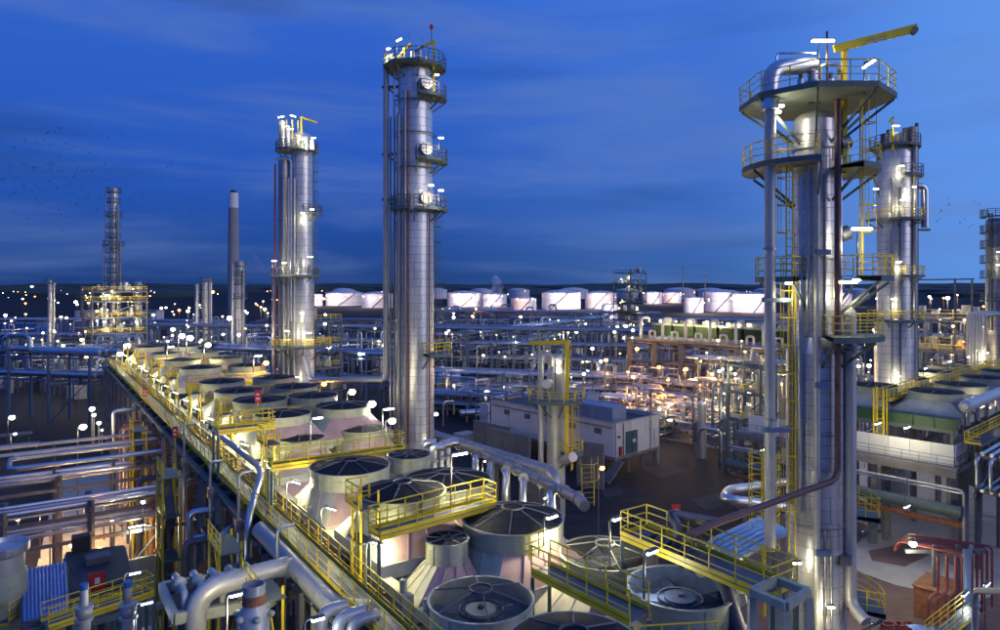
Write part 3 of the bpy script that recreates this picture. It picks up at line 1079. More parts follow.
rod("riser_pipe", at(C2, -1.95, -0.9, z(440)), at(C2, -1.95, -0.9, z(60)), 0.12, "clad_dull", t, 8)
rod("riser_pipe", at(C2, -2.4, -0.5, z(440)), at(C2, -2.4, -0.5, z(118)), 0.10, "clad_dull", t, 8)
for y in (88, 155, 200, 318):
    bar("pipe_clamp", at(C2, -3.3, -0.2, z(y)), at(C2, -1.6, -0.4, z(y)), 0.3, 0.25, "steel_grey", t)
    bar("clamp_strut", at(C2, -2.8, -0.2, z(y)), at(C2, -1.7, -0.4, z(y + 10)), 0.16, 0.16, "steel_grey", t)
for y in (88, 152, 200):
    put("manway", prim("cyl16", "clad_dull"), Matrix.Translation(at(C2, 1.1, -1.4, z(y))) @ Matrix.Rotation(rad(-60), 4, "Z") @ Matrix.Rotation(rad(90), 4, "Y") @ Matrix.Diagonal((0.62, 0.62, 0.7, 1)), t)
ladder(t, at(C2, 2.1, -0.6, z(340)), at(C2, 2.1, -0.6, z(208)), (1, -0.4, 0), m="steel", cage=True)
for (x, y0, y1, r) in ((405, 66, 48, 0.22), (413, 66, 52, 0.3), (420, 66, 46, 0.2), (428, 66, 55, 0.25), (400, 66, 57, 0.3)):
    rod("relief_valve", P(x, y0, D - .5), P(x, y1, D - .5), r, "clad", t, 10)
for a, b2 in (((398, 58), (411, 44)), ((414, 52), (424, 46)), ((404, 60), (420, 58))):
    rod("vent_pipe", P(*a, D - .6), P(*b2, D - .6), 0.16, "yellow" if a[0] == 398 else "pipe", t, 8)
for x, y in ((410, 33), (423, 36)):
    rod("lightning_rod", P(x, 60, D), P(x, y, D), 0.05, "pipe", t, 6)
bar("davit_mast", P(434, 100, D - 1), P(434, 40, D - 1), 0.22, 0.22, "yellow", t)
bar("davit_boom", P(434.5, 41, D - 1), P(425, 46, D - 1), 0.2, 0.25, "yellow", t)
rod("beacon_mast", P(431.5, 44, D), P(431.5, 29, D), 0.04, "steel", t, 6)
put("beacon", prim("ball", "red"), Matrix.Translation(P(431.5, 27, D)) @ Matrix.Diagonal((0.22, 0.22, 0.28, 1)), t)

# --- twin-topped column at the left
D = 106.0
C3 = Px(302, D)
z = lambda y: colz(y, D)
t = column("steel_column", "left column with a lit yellow crown cage, ring platform at eye level and twin vertical pipes", C3,
           [(0, 1.85, z(283), 1.85), (z(283), 1.85, z(272), 1.6), (z(272), 1.6, z(138), 1.6)], band=1.0)
platform(t, at(C3, -.8, 0, 0), z(150), 0.6, 3.2, 10, 370, 10, deck="steel", m="steel_grey", r=0.06)
platform(t, at(C3, -1.0, 0, 0), z(275), 1.7, 3.7, 10, 370, 12, deck="steel", m="steel_grey", r=0.05)
platform(t, C3, z(213), 1.6, 3.0, -70, 20, 5, deck="steel", m="steel_grey", r=0.06)
platform(t, C3, z(345), 1.9, 4.4, 150, 380, 10, deck="steel", m="yellow", r=0.06)
C3b = at(C3, -2.3, -0.2, 0)
n = 14
for i in range(n):
    z0, z1 = 2.0, z(158)
    put("side_vessel_band", prim("band", "clad_dull"), Matrix.Translation((C3b.x - 0.4, C3b.y, z0 + (z1 - z0) * i / n)) @ Matrix.Diagonal((0.85, 0.85, (z1 - z0) / n, 1)), t)
for dx in (-3.5, -2.2, -1.5, -.6):
    rod("riser_pipe", at(C3, dx, -1.9, z(440)), at(C3, dx, -1.9, z(166 + 14 * (dx > -2))), 0.16, "pipe_white" if dx > -3 else "pipe_red", t, 8)
pipe("riser_loop", [at(C3, -3.2, -2.6, z(162)), at(C3, -0.9, -2.6, z(162)), at(C3, -0.9, -2.6, z(320))], 0.17, "pipe", t, 8, 0.6)
rod("side_pipe", at(C3, -4.2, -0.5, z(400)), at(C3, -4.2, -0.5, z(278)), 0.3, "pipe", t, 10)
for i in range(5):
    a = rad(200 + 30 * i)
    q = at(C3, -1.6 + 1.7 * math.cos(a), 1.5 * math.sin(a), 0)
    bar("cage_post", (q.x, q.y, z(150)), (q.x, q.y, z(122)), 0.16, 0.16, "yellow", t)
bar("davit_mast", P(301.5, 133, D - 2), P(301.5, 117, D - 2), 0.25, 0.25, "yellow", t)
bar("davit_boom", P(301, 117.3, D - 2), P(317, 122.5, D - 2), 0.2, 0.28, "yellow", t)
for x, y in ((283, 121), (288, 126), (306, 138), (312, 140)):
    rod("relief_valve", P(x, 150, D - 2), P(x, y, D - 2), 0.35, "clad", t, 10)
ladder(t, at(C3, 2.0, -0.9, z(345)), at(C3, 2.0, -0.9, z(150)), (1, -0.3, 0), m="steel", cage=True)

# --- column behind the right fan bank
D = 86.0
C4 = Px(895, D)
z = lambda y: colz(y, D)
t = column("steel_column", "dark steel column right of the near column, with bulging top and bent return pipe", C4,
           [(0, 2.3, z(322), 2.3), (z(322), 2.3, z(318), 2.0), (z(318), 2.0, z(152), 2.0)], band=0.95)
platform(t, C4, z(146), 0.5, 2.9, 20, 380, 10, deck="steel", m="steel_grey", r=0.05)
platform(t, C4, z(176), 2.0, 3.1, -100, 60, 8, deck="steel", m="steel_grey", r=0.05)
platform(t, C4, z(219), 2.0, 3.2, 150, 400, 10, deck="steel", m="yellow", r=0.05)
platform(t, C4, z(275), 2.05, 3.2, -100, 40, 8, deck="steel", m="yellow", r=0.05)
platform(t, C4, z(319), 2.05, 3.2, 170, 390, 8, deck="steel", m="yellow", r=0.05)
pipe("return_pipe", [at(C4, 1.7, -0.6, z(187)), at(C4, 3.35, -0.6, z(187)), at(C4, 3.35, -0.6, z(228))], 0.45, "pipe", t, 12, 1.2)
bar("pipe_shoe", P(917, 230, D - .6), P(929, 230, D - .6), 0.6, 0.25, "steel_grey", t)
rod("riser_pipe", at(C4, 1.45, -1.7, z(400)), at(C4, 1.45, -1.7, z(130)), 0.28, "clad_dull", t, 10)
rod("riser_pipe", at(C4, -1.3, -1.7, z(400)), at(C4, -1.3, -1.7, z(180)), 0.22, "clad_dull", t, 10)
rod("riser_pipe", at(C4, -0.6, -2.15, z(400)), at(C4, -0.6, -2.15, z(190)), 0.14, "pipe_dark", t, 10)
rod("riser_pipe", at(C4, 2.1, -1.0, z(400)), at(C4, 2.1, -1.0, z(125)), 0.2, "pipe_dark", t, 10)
for (x, y) in ((884, 134), (890, 130), (898, 133), (906, 128), (912, 127)):
    rod("relief_valve", P(x, 146, D - 1), P(x, y, D - 1), 0.4, "steel_grey", t, 10)
bar("davit_mast", P(893, 150, D - 2.2), P(893, 122, D - 2.2), 0.2, 0.2, "yellow", t)
bar("davit_boom", P(893.5, 117, D - 2.2), P(889, 123, D - 2.2), 0.2, 0.25, "yellow", t)
for (x, y) in ((879, 150), (877, 178)):
    bar("strut", P(x - 4, y - 3, D), P(x + 4, y + 22, D), 0.2, 0.2, "steel", t)

# --- slim column cropped by the right edge
D = 118.0
C5 = Px(996, D)
z = lambda y: colz(y, D)
t = column("steel_column", "lattice-clad column cut off by the right edge of the picture", C5, [(0, 1.5, z(222), 1.5)], band=1.6, m="clad_dull")
for y in (216, 232, 247, 262, 277, 300):
    platform(t, C5, z(y), 1.5, 2.3, 100, 300, 8, deck="steel", m="steel", r=0.06, brackets=False)
for dx in (-1.75, -1.3):
    rod("riser_pipe", at(C5, dx, -0.9, z(330)), at(C5, dx, -0.9, z(214)), 0.14, "steel", t, 6)

# --- white stub vessel in front of the substation, with yellow davit
D = 76.0
C6 = Px(556, D)
z = lambda y: colz(y, D)
t = column("vertical_vessel", "slim white vessel with a gooseneck pipe and yellow davit before the flat-roofed building", C6,
           [(2.5, 1.0, z(372), 1.0), (z(372), 1.0, z(368), 0.75), (z(368), 0.75, z(357), 0.75)], cat="vessel", band=2.2, m="pipe_white")
bar("skirt", at(C6, 0, 0, 0), at(C6, 0, 0, 2.4), 1.6, 1.6, "concrete", t)
platform(t, C6, z(398), 1.0, 3.3, 10, 370, 8, deck="steel", r=0.045, step=1.5)
pipe("gooseneck", [P(541, 470, D - .6), P(541, 354, D - .6), P(551, 354, D - .6), P(551, 366, D - .6)], 0.3, "pipe_white", t, 12, 0.8)
rod("nozzle", P(552, 383, D), P(546, 384, D - 2), 0.5, "pipe_white", t, 14)
bar("davit_mast", P(567, 462, D - 1.5), P(567, 341, D - 1.5), 0.42, 0.42, "yellow", t)
bar("davit_boom", P(569, 342, D - 1.5), P(530, 343, D + 3), 0.34, 0.42, "yellow", t)
ladder(t, P(572, 470, D - 1.5), P(572, 398, D - 1.5), (1, -0.4, 0), cage=True)
platform(t, C6, z(450), 1.05, 3.0, -70, 20, 5, deck="steel", r=0.045)
rod("base_nozzle", at(C6, 0.6, -1.0, z(458)), P(573, 457, D - 4), 0.5, "pipe_white", t, 14)

# --- far columns, chimney and lattice towers
def slim(label, px, d, ytop, r, plats, extra=(), name="slim_column"):
    c = Px(px, d)
    zt = colz(ytop, d)
    t = column(name, label, c, [(0, r, zt, r)], band=3.0)
    for y, ro in plats:
        platform(t, c, colz(y, d), r, ro, 0, 360, 8, deck="steel", m="steel", r=0.08, brackets=False, step=2.5, mids=1)
    for dx, yt, rr in extra:
        rod("riser_pipe", at(c, dx, -r, 0), at(c, dx, -r, colz(yt, d)), rr, "pipe" if dx < 0 else "clad_dull", t, 8)
    return t


slim("tall slender far-left column with stacked small platforms above a lit steel block", 114, 205, 189, 1.15,
     [(192, 2.2), (202, 1.9), (216, 2.4), (227, 1.9), (237, 2.0), (245, 3.0), (252, 2.0), (262, 2.4), (272, 2.0), (280, 2.8)], ((-1.8, 190, 0.3), (1.8, 205, 0.35), (-2.6, 240, 0.25), (2.5, 243, 0.25)))
slim("short lit column right of the lit steel block at the far left", 138, 205, 283, 1.1, [(285, 2.0), (300, 2.0)], ((1.5, 288, 0.3),))
slim("far-left pair of thin pipe columns left of the lit block", 50, 190, 281, 0.55, [(283, 1.5)], ((1.4, 283, 0.3),))
slim("short twin column left of the grey chimney", 207, 225, 281, 1.5, [(281, 2.6)], ((-2.6, 284, 0.7), (1.5, 278, 0.4)))
slim("slender lit column standing directly before the grey chimney", 240, 185, 262, 1.0, [(266, 1.8), (275, 1.8), (284, 1.8), (298, 1.9)], ((-1.5, 264, 0.4), (1.3, 270, 0.35)))
d = 420.0
c = Px(233.5, d)
t = thing("chimney", "tall grey concrete chimney with a white top band behind the slender lit column", "chimney", c)
zt = colz(193, d)
zb = colz(208, d)
put("shaft", MB().lathe([(3.6, 0), (2.9, zb)], 24, c=c).mesh("shaft", "chimney_grey"), None, t)
put("white_band", MB().lathe([(2.92, zb), (2.8, zt), (2.4, zt), (2.4, zt - 2)], 24, c=c).mesh("white_band", "white"), None, t)
put("flue_tip", MB().lathe([(1.8, zt - 1), (1.6, zt + 1.6), (0.1, zt + 1.6)], 16, c=c).mesh("flue_tip", "black"), None, t)


def steel_tower(label, c, w, dp, levels, a, mats=("steel", "yellow"), braces=True, rails=True, fill=0, cat="steel tower", r=0.08):
    """open steel frame: posts, beams, floors, braces, rails, equipment on the floors"""
    t = thing("steel_tower", label, cat, c)
    un, vn = U(a), V(a)
    c = Vector((c[0], c[1], 0))
    cs = [c - vn * w / 2 - un * dp / 2, c + vn * w / 2 - un * dp / 2, c + vn * w / 2 + un * dp / 2, c - vn * w / 2 + un * dp / 2]
    up = Vector((0, 0, 1))
    for q in cs:
        bar("column", q, q + up * (levels[-1] + 0.2), 0.35, 0.35, mats[0], t)
    prev = 0
    for k, zz in enumerate(levels):
        for i in range(4):
            bar("beam", cs[i] + up * zz, cs[(i + 1) % 4] + up * zz, 0.25, 0.35, mats[0], t)
        bar("floor", c - un * (dp / 2 - .2) + up * (zz + .24), c + un * (dp / 2 - .2) + up * (zz + .24), w - .4, 0.08, "grating", t)
        if braces:
            i = k % 2
            rod("brace", cs[i * 1] + up * prev, cs[i * 1 + 1] + up * zz, 0.12, mats[0], t, 6)
            rod("brace", cs[1] + up * zz, cs[2] + up * prev, 0.12, mats[0], t, 6)
        if rails:
            rail(t, [cs[3] + up * (zz + .28), cs[0] + up * (zz + .28), cs[1] + up * (zz + .28), cs[2] + up * (zz + .28)], r=r, step=2.4, mids=1, toe=False, m=mats[1])
        for j in range(fill):
            q = c + vn * rnd.uniform(-.4, .4) * w + un * rnd.uniform(-.42, .2) * dp
            hh = rnd.uniform(1.2, 2.6)
            rod("drum", q + up * (zz + .3), q + up * (zz + .3 + hh), rnd.uniform(.4, .9), rnd.choice(("pipe", "pipe_white", "clad", "cream")), t, 10)
        prev = zz
    return t


steel_tower("brightly lit multi-storey steel block under the tall slender far-left column", Px(115, 200), 14, 12, (5, 9.5, 14, 18.5, 23, 25.8), AR, ("steel_grey", "yellow"), fill=4, cat="steel structure")
steel_tower("tall open lattice tower with lamps on its top in front of the tanks", Px(630, 300), 11, 9, tuple(4 + 4.1 * i for i in range(8)), AR, ("steel", "steel"), fill=4)
steel_tower("green and yellow lit frame left of the near steel column", Px(752, 102), 4.5, 5, (4, 8, 12, 16), AR, ("steel", "yellow"), fill=2, r=0.06)
steel_tower("small lit frame in front of the left column's foot", Px(322, 150), 6, 6, (5, 10, 15, 20), AR, ("steel_grey", "yellow"), fill=2, r=0.07)
steel_tower("cluttered dark steel structure with white-lit top behind the right fan bank", Px(945, 128), 17, 12, (6, 11, 16, 21.5), AR, ("steel_grey", "yellow"), fill=5, cat="steel structure", r=0.07)

# ------------------------------------------------------------------ right fan bank
UR, VR = U(AR), V(AR)
up = Vector((0, 0, 1))
RB = [(936, 391, 49, 11.7), (961, 384, 46, 11.7), (984, 377, 41, 11.7), (1003, 371, 38, 11.7), (872, 384.5, 46, 11.7), (905, 377.5, 42, 11.7), (931, 371, 38, 11.7), (952, 366, 34, 11.7)]
for i, (px, py, w, h) in enumerate(RB):
    row, k = ("front", i) if i < 4 else ("back", i - 4)
    fan(px, py, w, h, "pink-sided fan, %s row of the right bank, %s from the left" % (row, ORD[k]), False, "right", AR, ringh=0.8, ph=1.2, foot=12.6, apex=0.06)
K = P(957, 420, 70)
K.z = 0
t = thing("cooler_bank_frame", "steel frame with dark green fascia carrying the right bank of fans", "steel frame", K)
LN, DP = 46.0, 13.5
zt = 14.1
def rb(u, v, zz):
    return K + UR * u + VR * v + up * zz


for v in range(0, 48, 2):
    if v < LN:
        bar("fascia_panel", rb(0, v + 0.02, zt - 0.4), rb(0, v + 1.97, zt - 0.4), 0.1, 0.9, "concrete", t)
for u in range(0, 14, 2):
    bar("fascia_panel", rb(u + 0.03, 0, zt - 0.45), rb(min(DP, u + 1.97), 0, zt - 0.45), 0.1, 1.1, "green", t)
for v in (0.3, 9, 18, 27, 36, 45):
    for u in (0.3, 6.8, 13.2):
        bar("column", rb(u, v, 0), rb(u, v, zt - 1.0), 0.5, 0.5, "concrete", t)
    bar("cross_beam", rb(0, v, zt - 1.2), rb(DP, v, zt - 1.2), 0.4, 0.45, "steel", t)
    rod("brace", rb(0.3, v + .3, 6), rb(0.3, v + 8.5, 11.5), 0.16, "steel_grey", t)
for u in (0.3, 6.8, 13.2):
    for zz in (9.0, zt - 1.6):
        bar("long_beam", rb(u, 0, zz), rb(u, LN, zz), 0.35, 0.4, "steel", t)
bar("floor_plate", rb(DP / 2, 0.1, zt - 0.95), rb(DP / 2, LN, zt - 0.95), DP - .3, 0.1, "grating", t)
catwalk("yellow-railed walkway along the middle of the right bank between its two rows of fans", rb(7.0, 0.3, 15.4), rb(7.0, LN, 15.4), 1.1, r=0.05, step=1.4, deck="grating")
t = thing("access_ladder", "yellow ladder tower climbing the green end of the right bank", "ladder", rb(7, -1.2, 9.5))
for du in (-.5, .5):
    for dv in (-.9, 0):
        bar("post", rb(7 + du, -.25 + dv, 9.6), rb(7 + du, -.25 + dv, 16.7), 0.12, 0.12, "yellow", t)
ladder(t, rb(7, -.7, 9.6), rb(7, -.7, 16.2), -VR, cage=True)
# big header pipe along the near side
t = thing("header_pipe", "thick grey header pipe with saddles along the near edge of the right bank", "pipe", rb(-1.2, 0, 15))
hp = put("pipe", MB().sweep([rb(-0.6, 0.2, 15.6), rb(-0.6, 0.5, 15.6), rb(-0.6, LN, 15.6)], [0.3, 0.62, 0.62], 16).mesh("pipe", "pipe_white"), None, t)
for i in range(12):
    v = 1.2 + i * 3.6
    rod("branch", rb(-0.6, v, 15.3), rb(-0.6, v, 13.6), 0.22, "clad_dull", t, 10)
    put("collar", prim("cyl16", "clad_dull"), Matrix.Translation(rb(-0.6, v, 14.4)) @ Matrix.Diagonal((0.36, 0.36, 0.14, 1)), t)
catwalk("grey maintenance gallery hanging under the header pipe of the right bank", rb(-1.6, -1, 12.2), rb(-1.6, LN, 12.2), 1.4, "L", "0", deck="grating", trim="steel", r=0.045)

# white parapet platform in front of the right bank
Q = P(957, 470, 68)
Q.z = 0
t = thing("parapet_platform", "concrete platform with a white panel parapet and railing below the right fan bank", "platform", Q)
zb = 9.7
def qb(u, v, zz):
    return Q + UR * u + VR * v + up * zz


slab("deck", [qb(0, 0, 0)[:2], qb(24, 0, 0)[:2], qb(24, 5, 0)[:2], qb(0, 5, 0)[:2]], zb, 0.5, "concrete", t)
for i in range(11):
    bar("parapet_panel", qb(i * 2 + 0.5, 0.9, zb + 1.1), qb(i * 2 + 2.47, 0.9, zb + 1.1), 0.12, 2.1, "white", t)
for i in range(2):
    bar("parapet_panel", qb(0.4, 1 + i * 1.9, zb + 1.1), qb(0.4, 2.87 + i * 1.9, zb + 1.1), 0.12, 2.1, "white", t)
bar("edge_beam", qb(0, -0.15, zb - .55), qb(24, -0.15, zb - .55), 0.3, 0.6, "concrete", t)
rail(t, [qb(0.1, 4.8, zb), qb(0.1, 0.1, zb), qb(23, 0.1, zb)], r=0.03, step=1.6, m="steel_grey", toe=False)
box("notice_board", qb(16.5, 0.7, zb + 1.3), (0.1, 0.7, 1.1), "red", t, AR)
for u in (0.6, 8, 16, 23.4):
    for v in (0.6, 4.4):
        bar("column", qb(u, v, 0), qb(u, v, zb - .5), 0.7, 0.7, "concrete", t)
bar("lower_beam", qb(0, 0.4, 5.2), qb(24, 0.4, 5.2), 0.5, 0.7, "steel", t)
for i, (zz, off, r, m) in enumerate(((8.0, -0.9, 0.12, "pipe_white"), (7.6, -0.6, 0.10, "pipe"), (6.0, -1.4, 0.55, "steel"), (4.4, -0.4, 0.3, "rust"))):
    tt = thing("service_pipe", ("thin white service pipe with a drop leg at its right end", "thin silver pipe just under the thin white one", "thick teal pipe below the white parapet", "rusty low pipe under the thick teal pipe")[i], "pipe", qb(0, off, 0))
    pts = [qb(24, off, zz), qb(-0.8, off, zz)] + ([qb(-0.8, off, 0.2)] if i == 0 else [])
    pipe("pipe_run", pts, r, m, tt, 12, 0.5)
    for u in (4, 12, 20):
        bar("hanger", qb(u, off, zz + r), qb(u, off + .05, zb - .8), 0.08, 0.08, "steel_grey", tt)
# portal beam frame to the right of the parapet
t = thing("pipe_bridge", "grey pipe bridge with blue-white pipes at the right edge below the bank", "pipe bridge", qb(-2, 3, 0))
for v in (1, 9, 18):
    for u in (-1.5, -6.5):
        bar("column", qb(u, v, 0), qb(u, v, 11.5), 0.4, 0.4, "steel_grey", t)
    for zz in (7.8, 11.2):
        bar("beam", qb(-1.5, v, zz), qb(-6.5, v, zz), 0.3, 0.4, "steel_grey", t)
for u in (-1.5, -6.5):
    bar("girder", qb(u, 0, 10.6), qb(u, 20, 10.6), 0.25, 0.4, "steel_grey", t)
    bar("girder", qb(u, 0, 7.4), qb(u, 20, 7.4), 0.25, 0.4, "steel_grey", t)
    for v in (1, 9):
        rod("brace", qb(u, v, 7.6), qb(u, v + 8, 10.5), 0.14, "steel_grey", t)
for i in range(6):
    rod("pipe", qb(-2.2 - .75 * i, -0.5, 11.7), qb(-2.2 - .75 * i, 20, 11.7), 0.2, "pipe", t, 10)
    rod("pipe", qb(-2.2 - .75 * i, -0.5, 8.2), qb(-2.2 - .75 * i, 20, 8.2), 0.17, "pipe", t, 10)
for i in range(3):
    pipe("loop_pipe", [qb(-2 - i * 1.2, -0.4, 11.4), qb(-2 - i * 1.2, -1.4 - i * .5, 11.4), qb(-2 - i * 1.2, -1.4 - i * .5, 8.6), qb(-2 - i * 1.2, 0.5, 8.6)], 0.16, "pipe", t, 10, 0.5)

# orange pipes, brown tank and hoses at lower right
D = 57.0
t = thing("pipe_rack", "rack of purple-red pipes bending down to orange risers at lower right", "pipe rack", Px(930, D))
for i in range(7):
    a = P(898 + i * 1.5, 541 - i * 1.2, D + 2 + i * .55)
    b3 = a + Vector((math.cos(AR), math.sin(AR) * .0, 0)) * 0
    e = P(962 + i * 5, 556 - i * 1.2, D - 1 + i * .55)
    e.z = a.z
    pipe("pipe", [a - up * 0.9 + UR * .3, a, e, (e.x, e.y, 2.2 if i % 2 else 0.3)], 0.10, "pipe_red", t, 10, 0.45)
for i in range(4):
    x = 938 + i * 9
    pipe("riser", [P(x, 556, D - 1.5), P(x, 592, D - 1.5), P(x - 9, 598, D - 2.2), P(x - 11, 625, D - 2.4)], 0.12, "pipe_red", t, 10, 0.5)
for x in (934, 958):
    bar("post", Px(x, D + .5, 0), Px(x, D + .5, 6.3), 0.25, 0.25, "steel_grey", t)
bar("bearer", Px(905, D + .9, 5.6), Px(985, D + .9, 5.6), 0.25, 0.3, "steel_grey", t)
t = thing("brown_tank", "rust-brown sheet tank beside the orange risers", "tank", Px(935, D))
box("body", Px(938, D + 1.2, 1.35), (3.6, 2.6, 2.6), "rust", t, AR)
box("lid", Px(938, D + 1.2, 2.72), (3.8, 2.8, 0.12), "rust", t, AR)
for k in (-1.2, 0, 1.2):
    bar("stiffener", Px(938, D + 1.2, 0.1) + VR * k - UR * 1.35, Px(938, D + 1.2, 2.6) + VR * k - UR * 1.35, 0.1, 0.1, "rust", t)
for i, (x, y) in enumerate(((888, 619), (901, 626), (908, 622))):
    c = P(x, y, 55.5)
    c.z = 0.2
    t = thing("hose_coil", "coiled pale red hose lying on the paving, %s from the left" % ORD[i], "hose", c, "hose coils")
    for k in range(3):
        M = Matrix.Translation(c + up * (0.12 + k * .17))
        pts = [c + up * (0.12 + k * .17) + Vector((math.cos(a) * (.55 - .05 * k), math.sin(a) * (.45 - .03 * k), 0.03 * math.sin(3 * a))) for a in [j * math.pi / 9 for j in range(19)]]
        put("hose_loop", MB().sweep(pts, 0.085, 6).mesh("hose_loop", "pipe_red"), None, t)
t = thing("pipe_portal", "white pipe portal with an elbow at the bottom right corner", "pipe", Px(975, 44))
pipe("pipe", [P(975, 640, 44), P(975, 590, 44), P(1010, 592, 40)], 0.2, "pipe_white", t, 12, 0.6)
put("flange", prim("cyl16", "pipe_white"), Matrix.Translation(P(975, 606, 44)) @ Matrix.Diagonal((0.32, 0.32, 0.12, 1)), t)
t = thing("blue_pipe", "blue-grey drop pipe with a lit lamp beside the orange risers", "pipe", Px(967, 52))
pipe("pipe", [P(966, 550, 52), P(966, 640, 52)], 0.2, "bluegrey", t)
pipe("pipe_return", [P(972, 545, 52), P(969, 556, 52), P(969, 640, 52)], 0.14, "bluegrey", t)
t = thing("blue_tarp_skip", "blue covered skip at the bottom edge right of the near column", "skip", Px(930, 50))
put("body", MB().poly([P(908, 630, 51), P(955, 632, 51), P(955, 645, 48), P(908, 645, 48)], 1.6).mesh("body", "steel_blue", False), None, t)
mb = MB()
for i in range(9):
    a = i / 8
    for j in range(4):
        q = P(906, 627, 51.2).lerp(P(957, 629, 51.2), a) + Vector((0, -1.1 * j, 0.12 * math.sin(a * 9 + j) + .15))
        mb.v.append(q)
for i in range(8):
    for j in range(3):
        mb.f.append((i * 4 + j, i * 4 + j + 1, i * 4 + j + 5, i * 4 + j + 4))
put("tarp", mb.mesh("tarp", "blue_roof"), None, t)
catwalk("yellow-railed stair landing beside the orange risers at the bottom right", P(932, 640, 48), P(972, 608, 50), 1.0, "LR", "", step=0.9)

# ------------------------------------------------------------------ platform and pipes in front of the near column
t = catwalk("long platform with thin yellow railing and dark valves left of the near column", Pz(634, 531, 16.4), Pz(784, 592, 16.4), 1.7, "LR", "01", step=1.25, legs=6.0, trim="yellow")
t = thing("valve_train", "dark pipe with two big valves along the platform left of the near column", "valve", Pz(660, 545, 15.8))
a, b3 = Pz(652, 541, 16.2), Pz(722, 575, 16.2)
pipe("pipe", [a - up * 2.5, a, b3, b3 + (b3 - a).normalized() * 1.2 - up * 2.4], 0.28, "pipe_dark", t, 14, 0.8)
for q in (0.18, 0.62):
    p = a.lerp(b3, q)
    dd = (b3 - a).normalized()
    put("valve_body", prim("ball", "pipe_dark"), Matrix.Translation(p) @ Matrix.Diagonal((.5, .5, .5, 1)), t)
    for s in (-.5, .5):
        rod("flange", p + dd * (s - .06), p + dd * (s + .06), 0.48, "pipe_dark", t, 16)
    rod("stem", p, p + up * 1.0, 0.07, "steel_grey", t, 8)
    put("handwheel", MB().lathe([(0.32, 0), (0.36, 0.03), (0.36, -0.03), (0.32, 0)], 16, c=p + up * 1.0).mesh("handwheel", "pipe_dark"), None, t)
pipe("bypass", [a.lerp(b3, .38), a.lerp(b3, .40) + up * 1.3, a.lerp(b3, .5) + up * 1.7 + UR * 0.8, P(718, 522, 30.8)], 0.2, "pipe_dark", t, 12, 0.7)
t = thing("duct_elbow", "bright silver duct elbow beside the dark blue fan", "duct", Pz(735, 580, 15))
pipe("elbow", [Pz(722, 572, 15.6), Pz(733, 572, 15.6), Pz(737, 600, 14.2)], 0.42, "pipe", t, 16, 1.0)
put("flange", prim("cyl16", "clad_dull"), Matrix.Translation(Pz(736, 588, 14.9)) @ Matrix.Diagonal((0.55, 0.55, 0.12, 1)), t)
t = thing("steel_portal", "grey-green open steel portal frame at the foot of the near column", "steel frame", Pz(775, 600, 16))
f = [Pz(752, 592, 16.9), Pz(786, 606, 16.9), Pz(808, 592, 16.9), Pz(777, 580, 16.9)]
for i in range(4):
    bar("beam", f[i], f[(i + 1) % 4], 0.22, 0.28, "ringpaint", t)
    bar("leg", f[i] - up * 0.2, (f[i].x, f[i].y, 0), 0.26, 0.26, "ringpaint", t)
t = thing("pipe_bundle", "bundle of blue-silver pipes with white end bends behind the platform", "pipes", Pz(740, 545, 12))
for i in range(6):
    a = Pz(713 + i * 5.5, 541 + i * 3.2, 13.0)
    e = a + VR * 5.5 + up * 0.02 * i
    pipe("pipe", [a - up * 2.2 - VR * .4, a - VR * .4, e], 0.2, "pipe", t, 12, 0.5)
t = thing("loop_pipe", "blue-silver hairpin pipe loop on the ground behind the brown pipe", "pipe", Px(735, 62))
pipe("loop", [P(800, 508, 62), P(724, 499, 60), P(728, 490, 66), P(800, 480, 72)], 0.42, "pipe", t, 14, 1.3)
for x, y in ((745, 503), (775, 507)):
    p = P(x, y, 60.8)
    bar("support", (p.x, p.y, 0), (p.x, p.y, p.z - .4), 0.3, 0.3, "steel_grey", t)
t = thing("spiral_stair", "round yellow caged stair beside the near column's left pipe", "stair", Px(765, 58))
sc0 = Px(764, 58, 0)
rod("centre_post", sc0, sc0 + up * 14, 0.15, "yellow", t)
for k in range(9):
    zz = 6 + k * 0.95
    pts = [sc0 + Vector((math.cos(a) * 1.25, math.sin(a) * 1.25, zz)) for a in [j * math.pi / 7 for j in range(15)]]
    put("hoop", MB().sweep(pts, 0.05, 5).mesh("hoop", "yellow"), None, t)
for k in range(6):
    a = k * math.pi / 3
    rod("upright", sc0 + Vector((math.cos(a) * 1.25, math.sin(a) * 1.25, 6)), sc0 + Vector((math.cos(a) * 1.25, math.sin(a) * 1.25, 14)), 0.045, "yellow", t, 6)
for k in range(14):
    a = k * 0.5
    bar("tread", sc0 + up * (5 + k * .5), sc0 + Vector((math.cos(a) * 1.2, math.sin(a) * 1.2, 5 + k * .5)), 0.35, 0.05, "steel", t)
t = thing("equipment_box", "grey control box under the platform beside the dark blue fan", "box", Pz(745, 590, 12.5))
box("case", Pz(743, 588, 14.2), (1.4, 0.9, 0.8), "steel_grey", t, AR)
box("door", Pz(743, 588, 14.2) - UR * 0.47, (1.1, 0.03, 0.6), "clad_dull", t, AR)

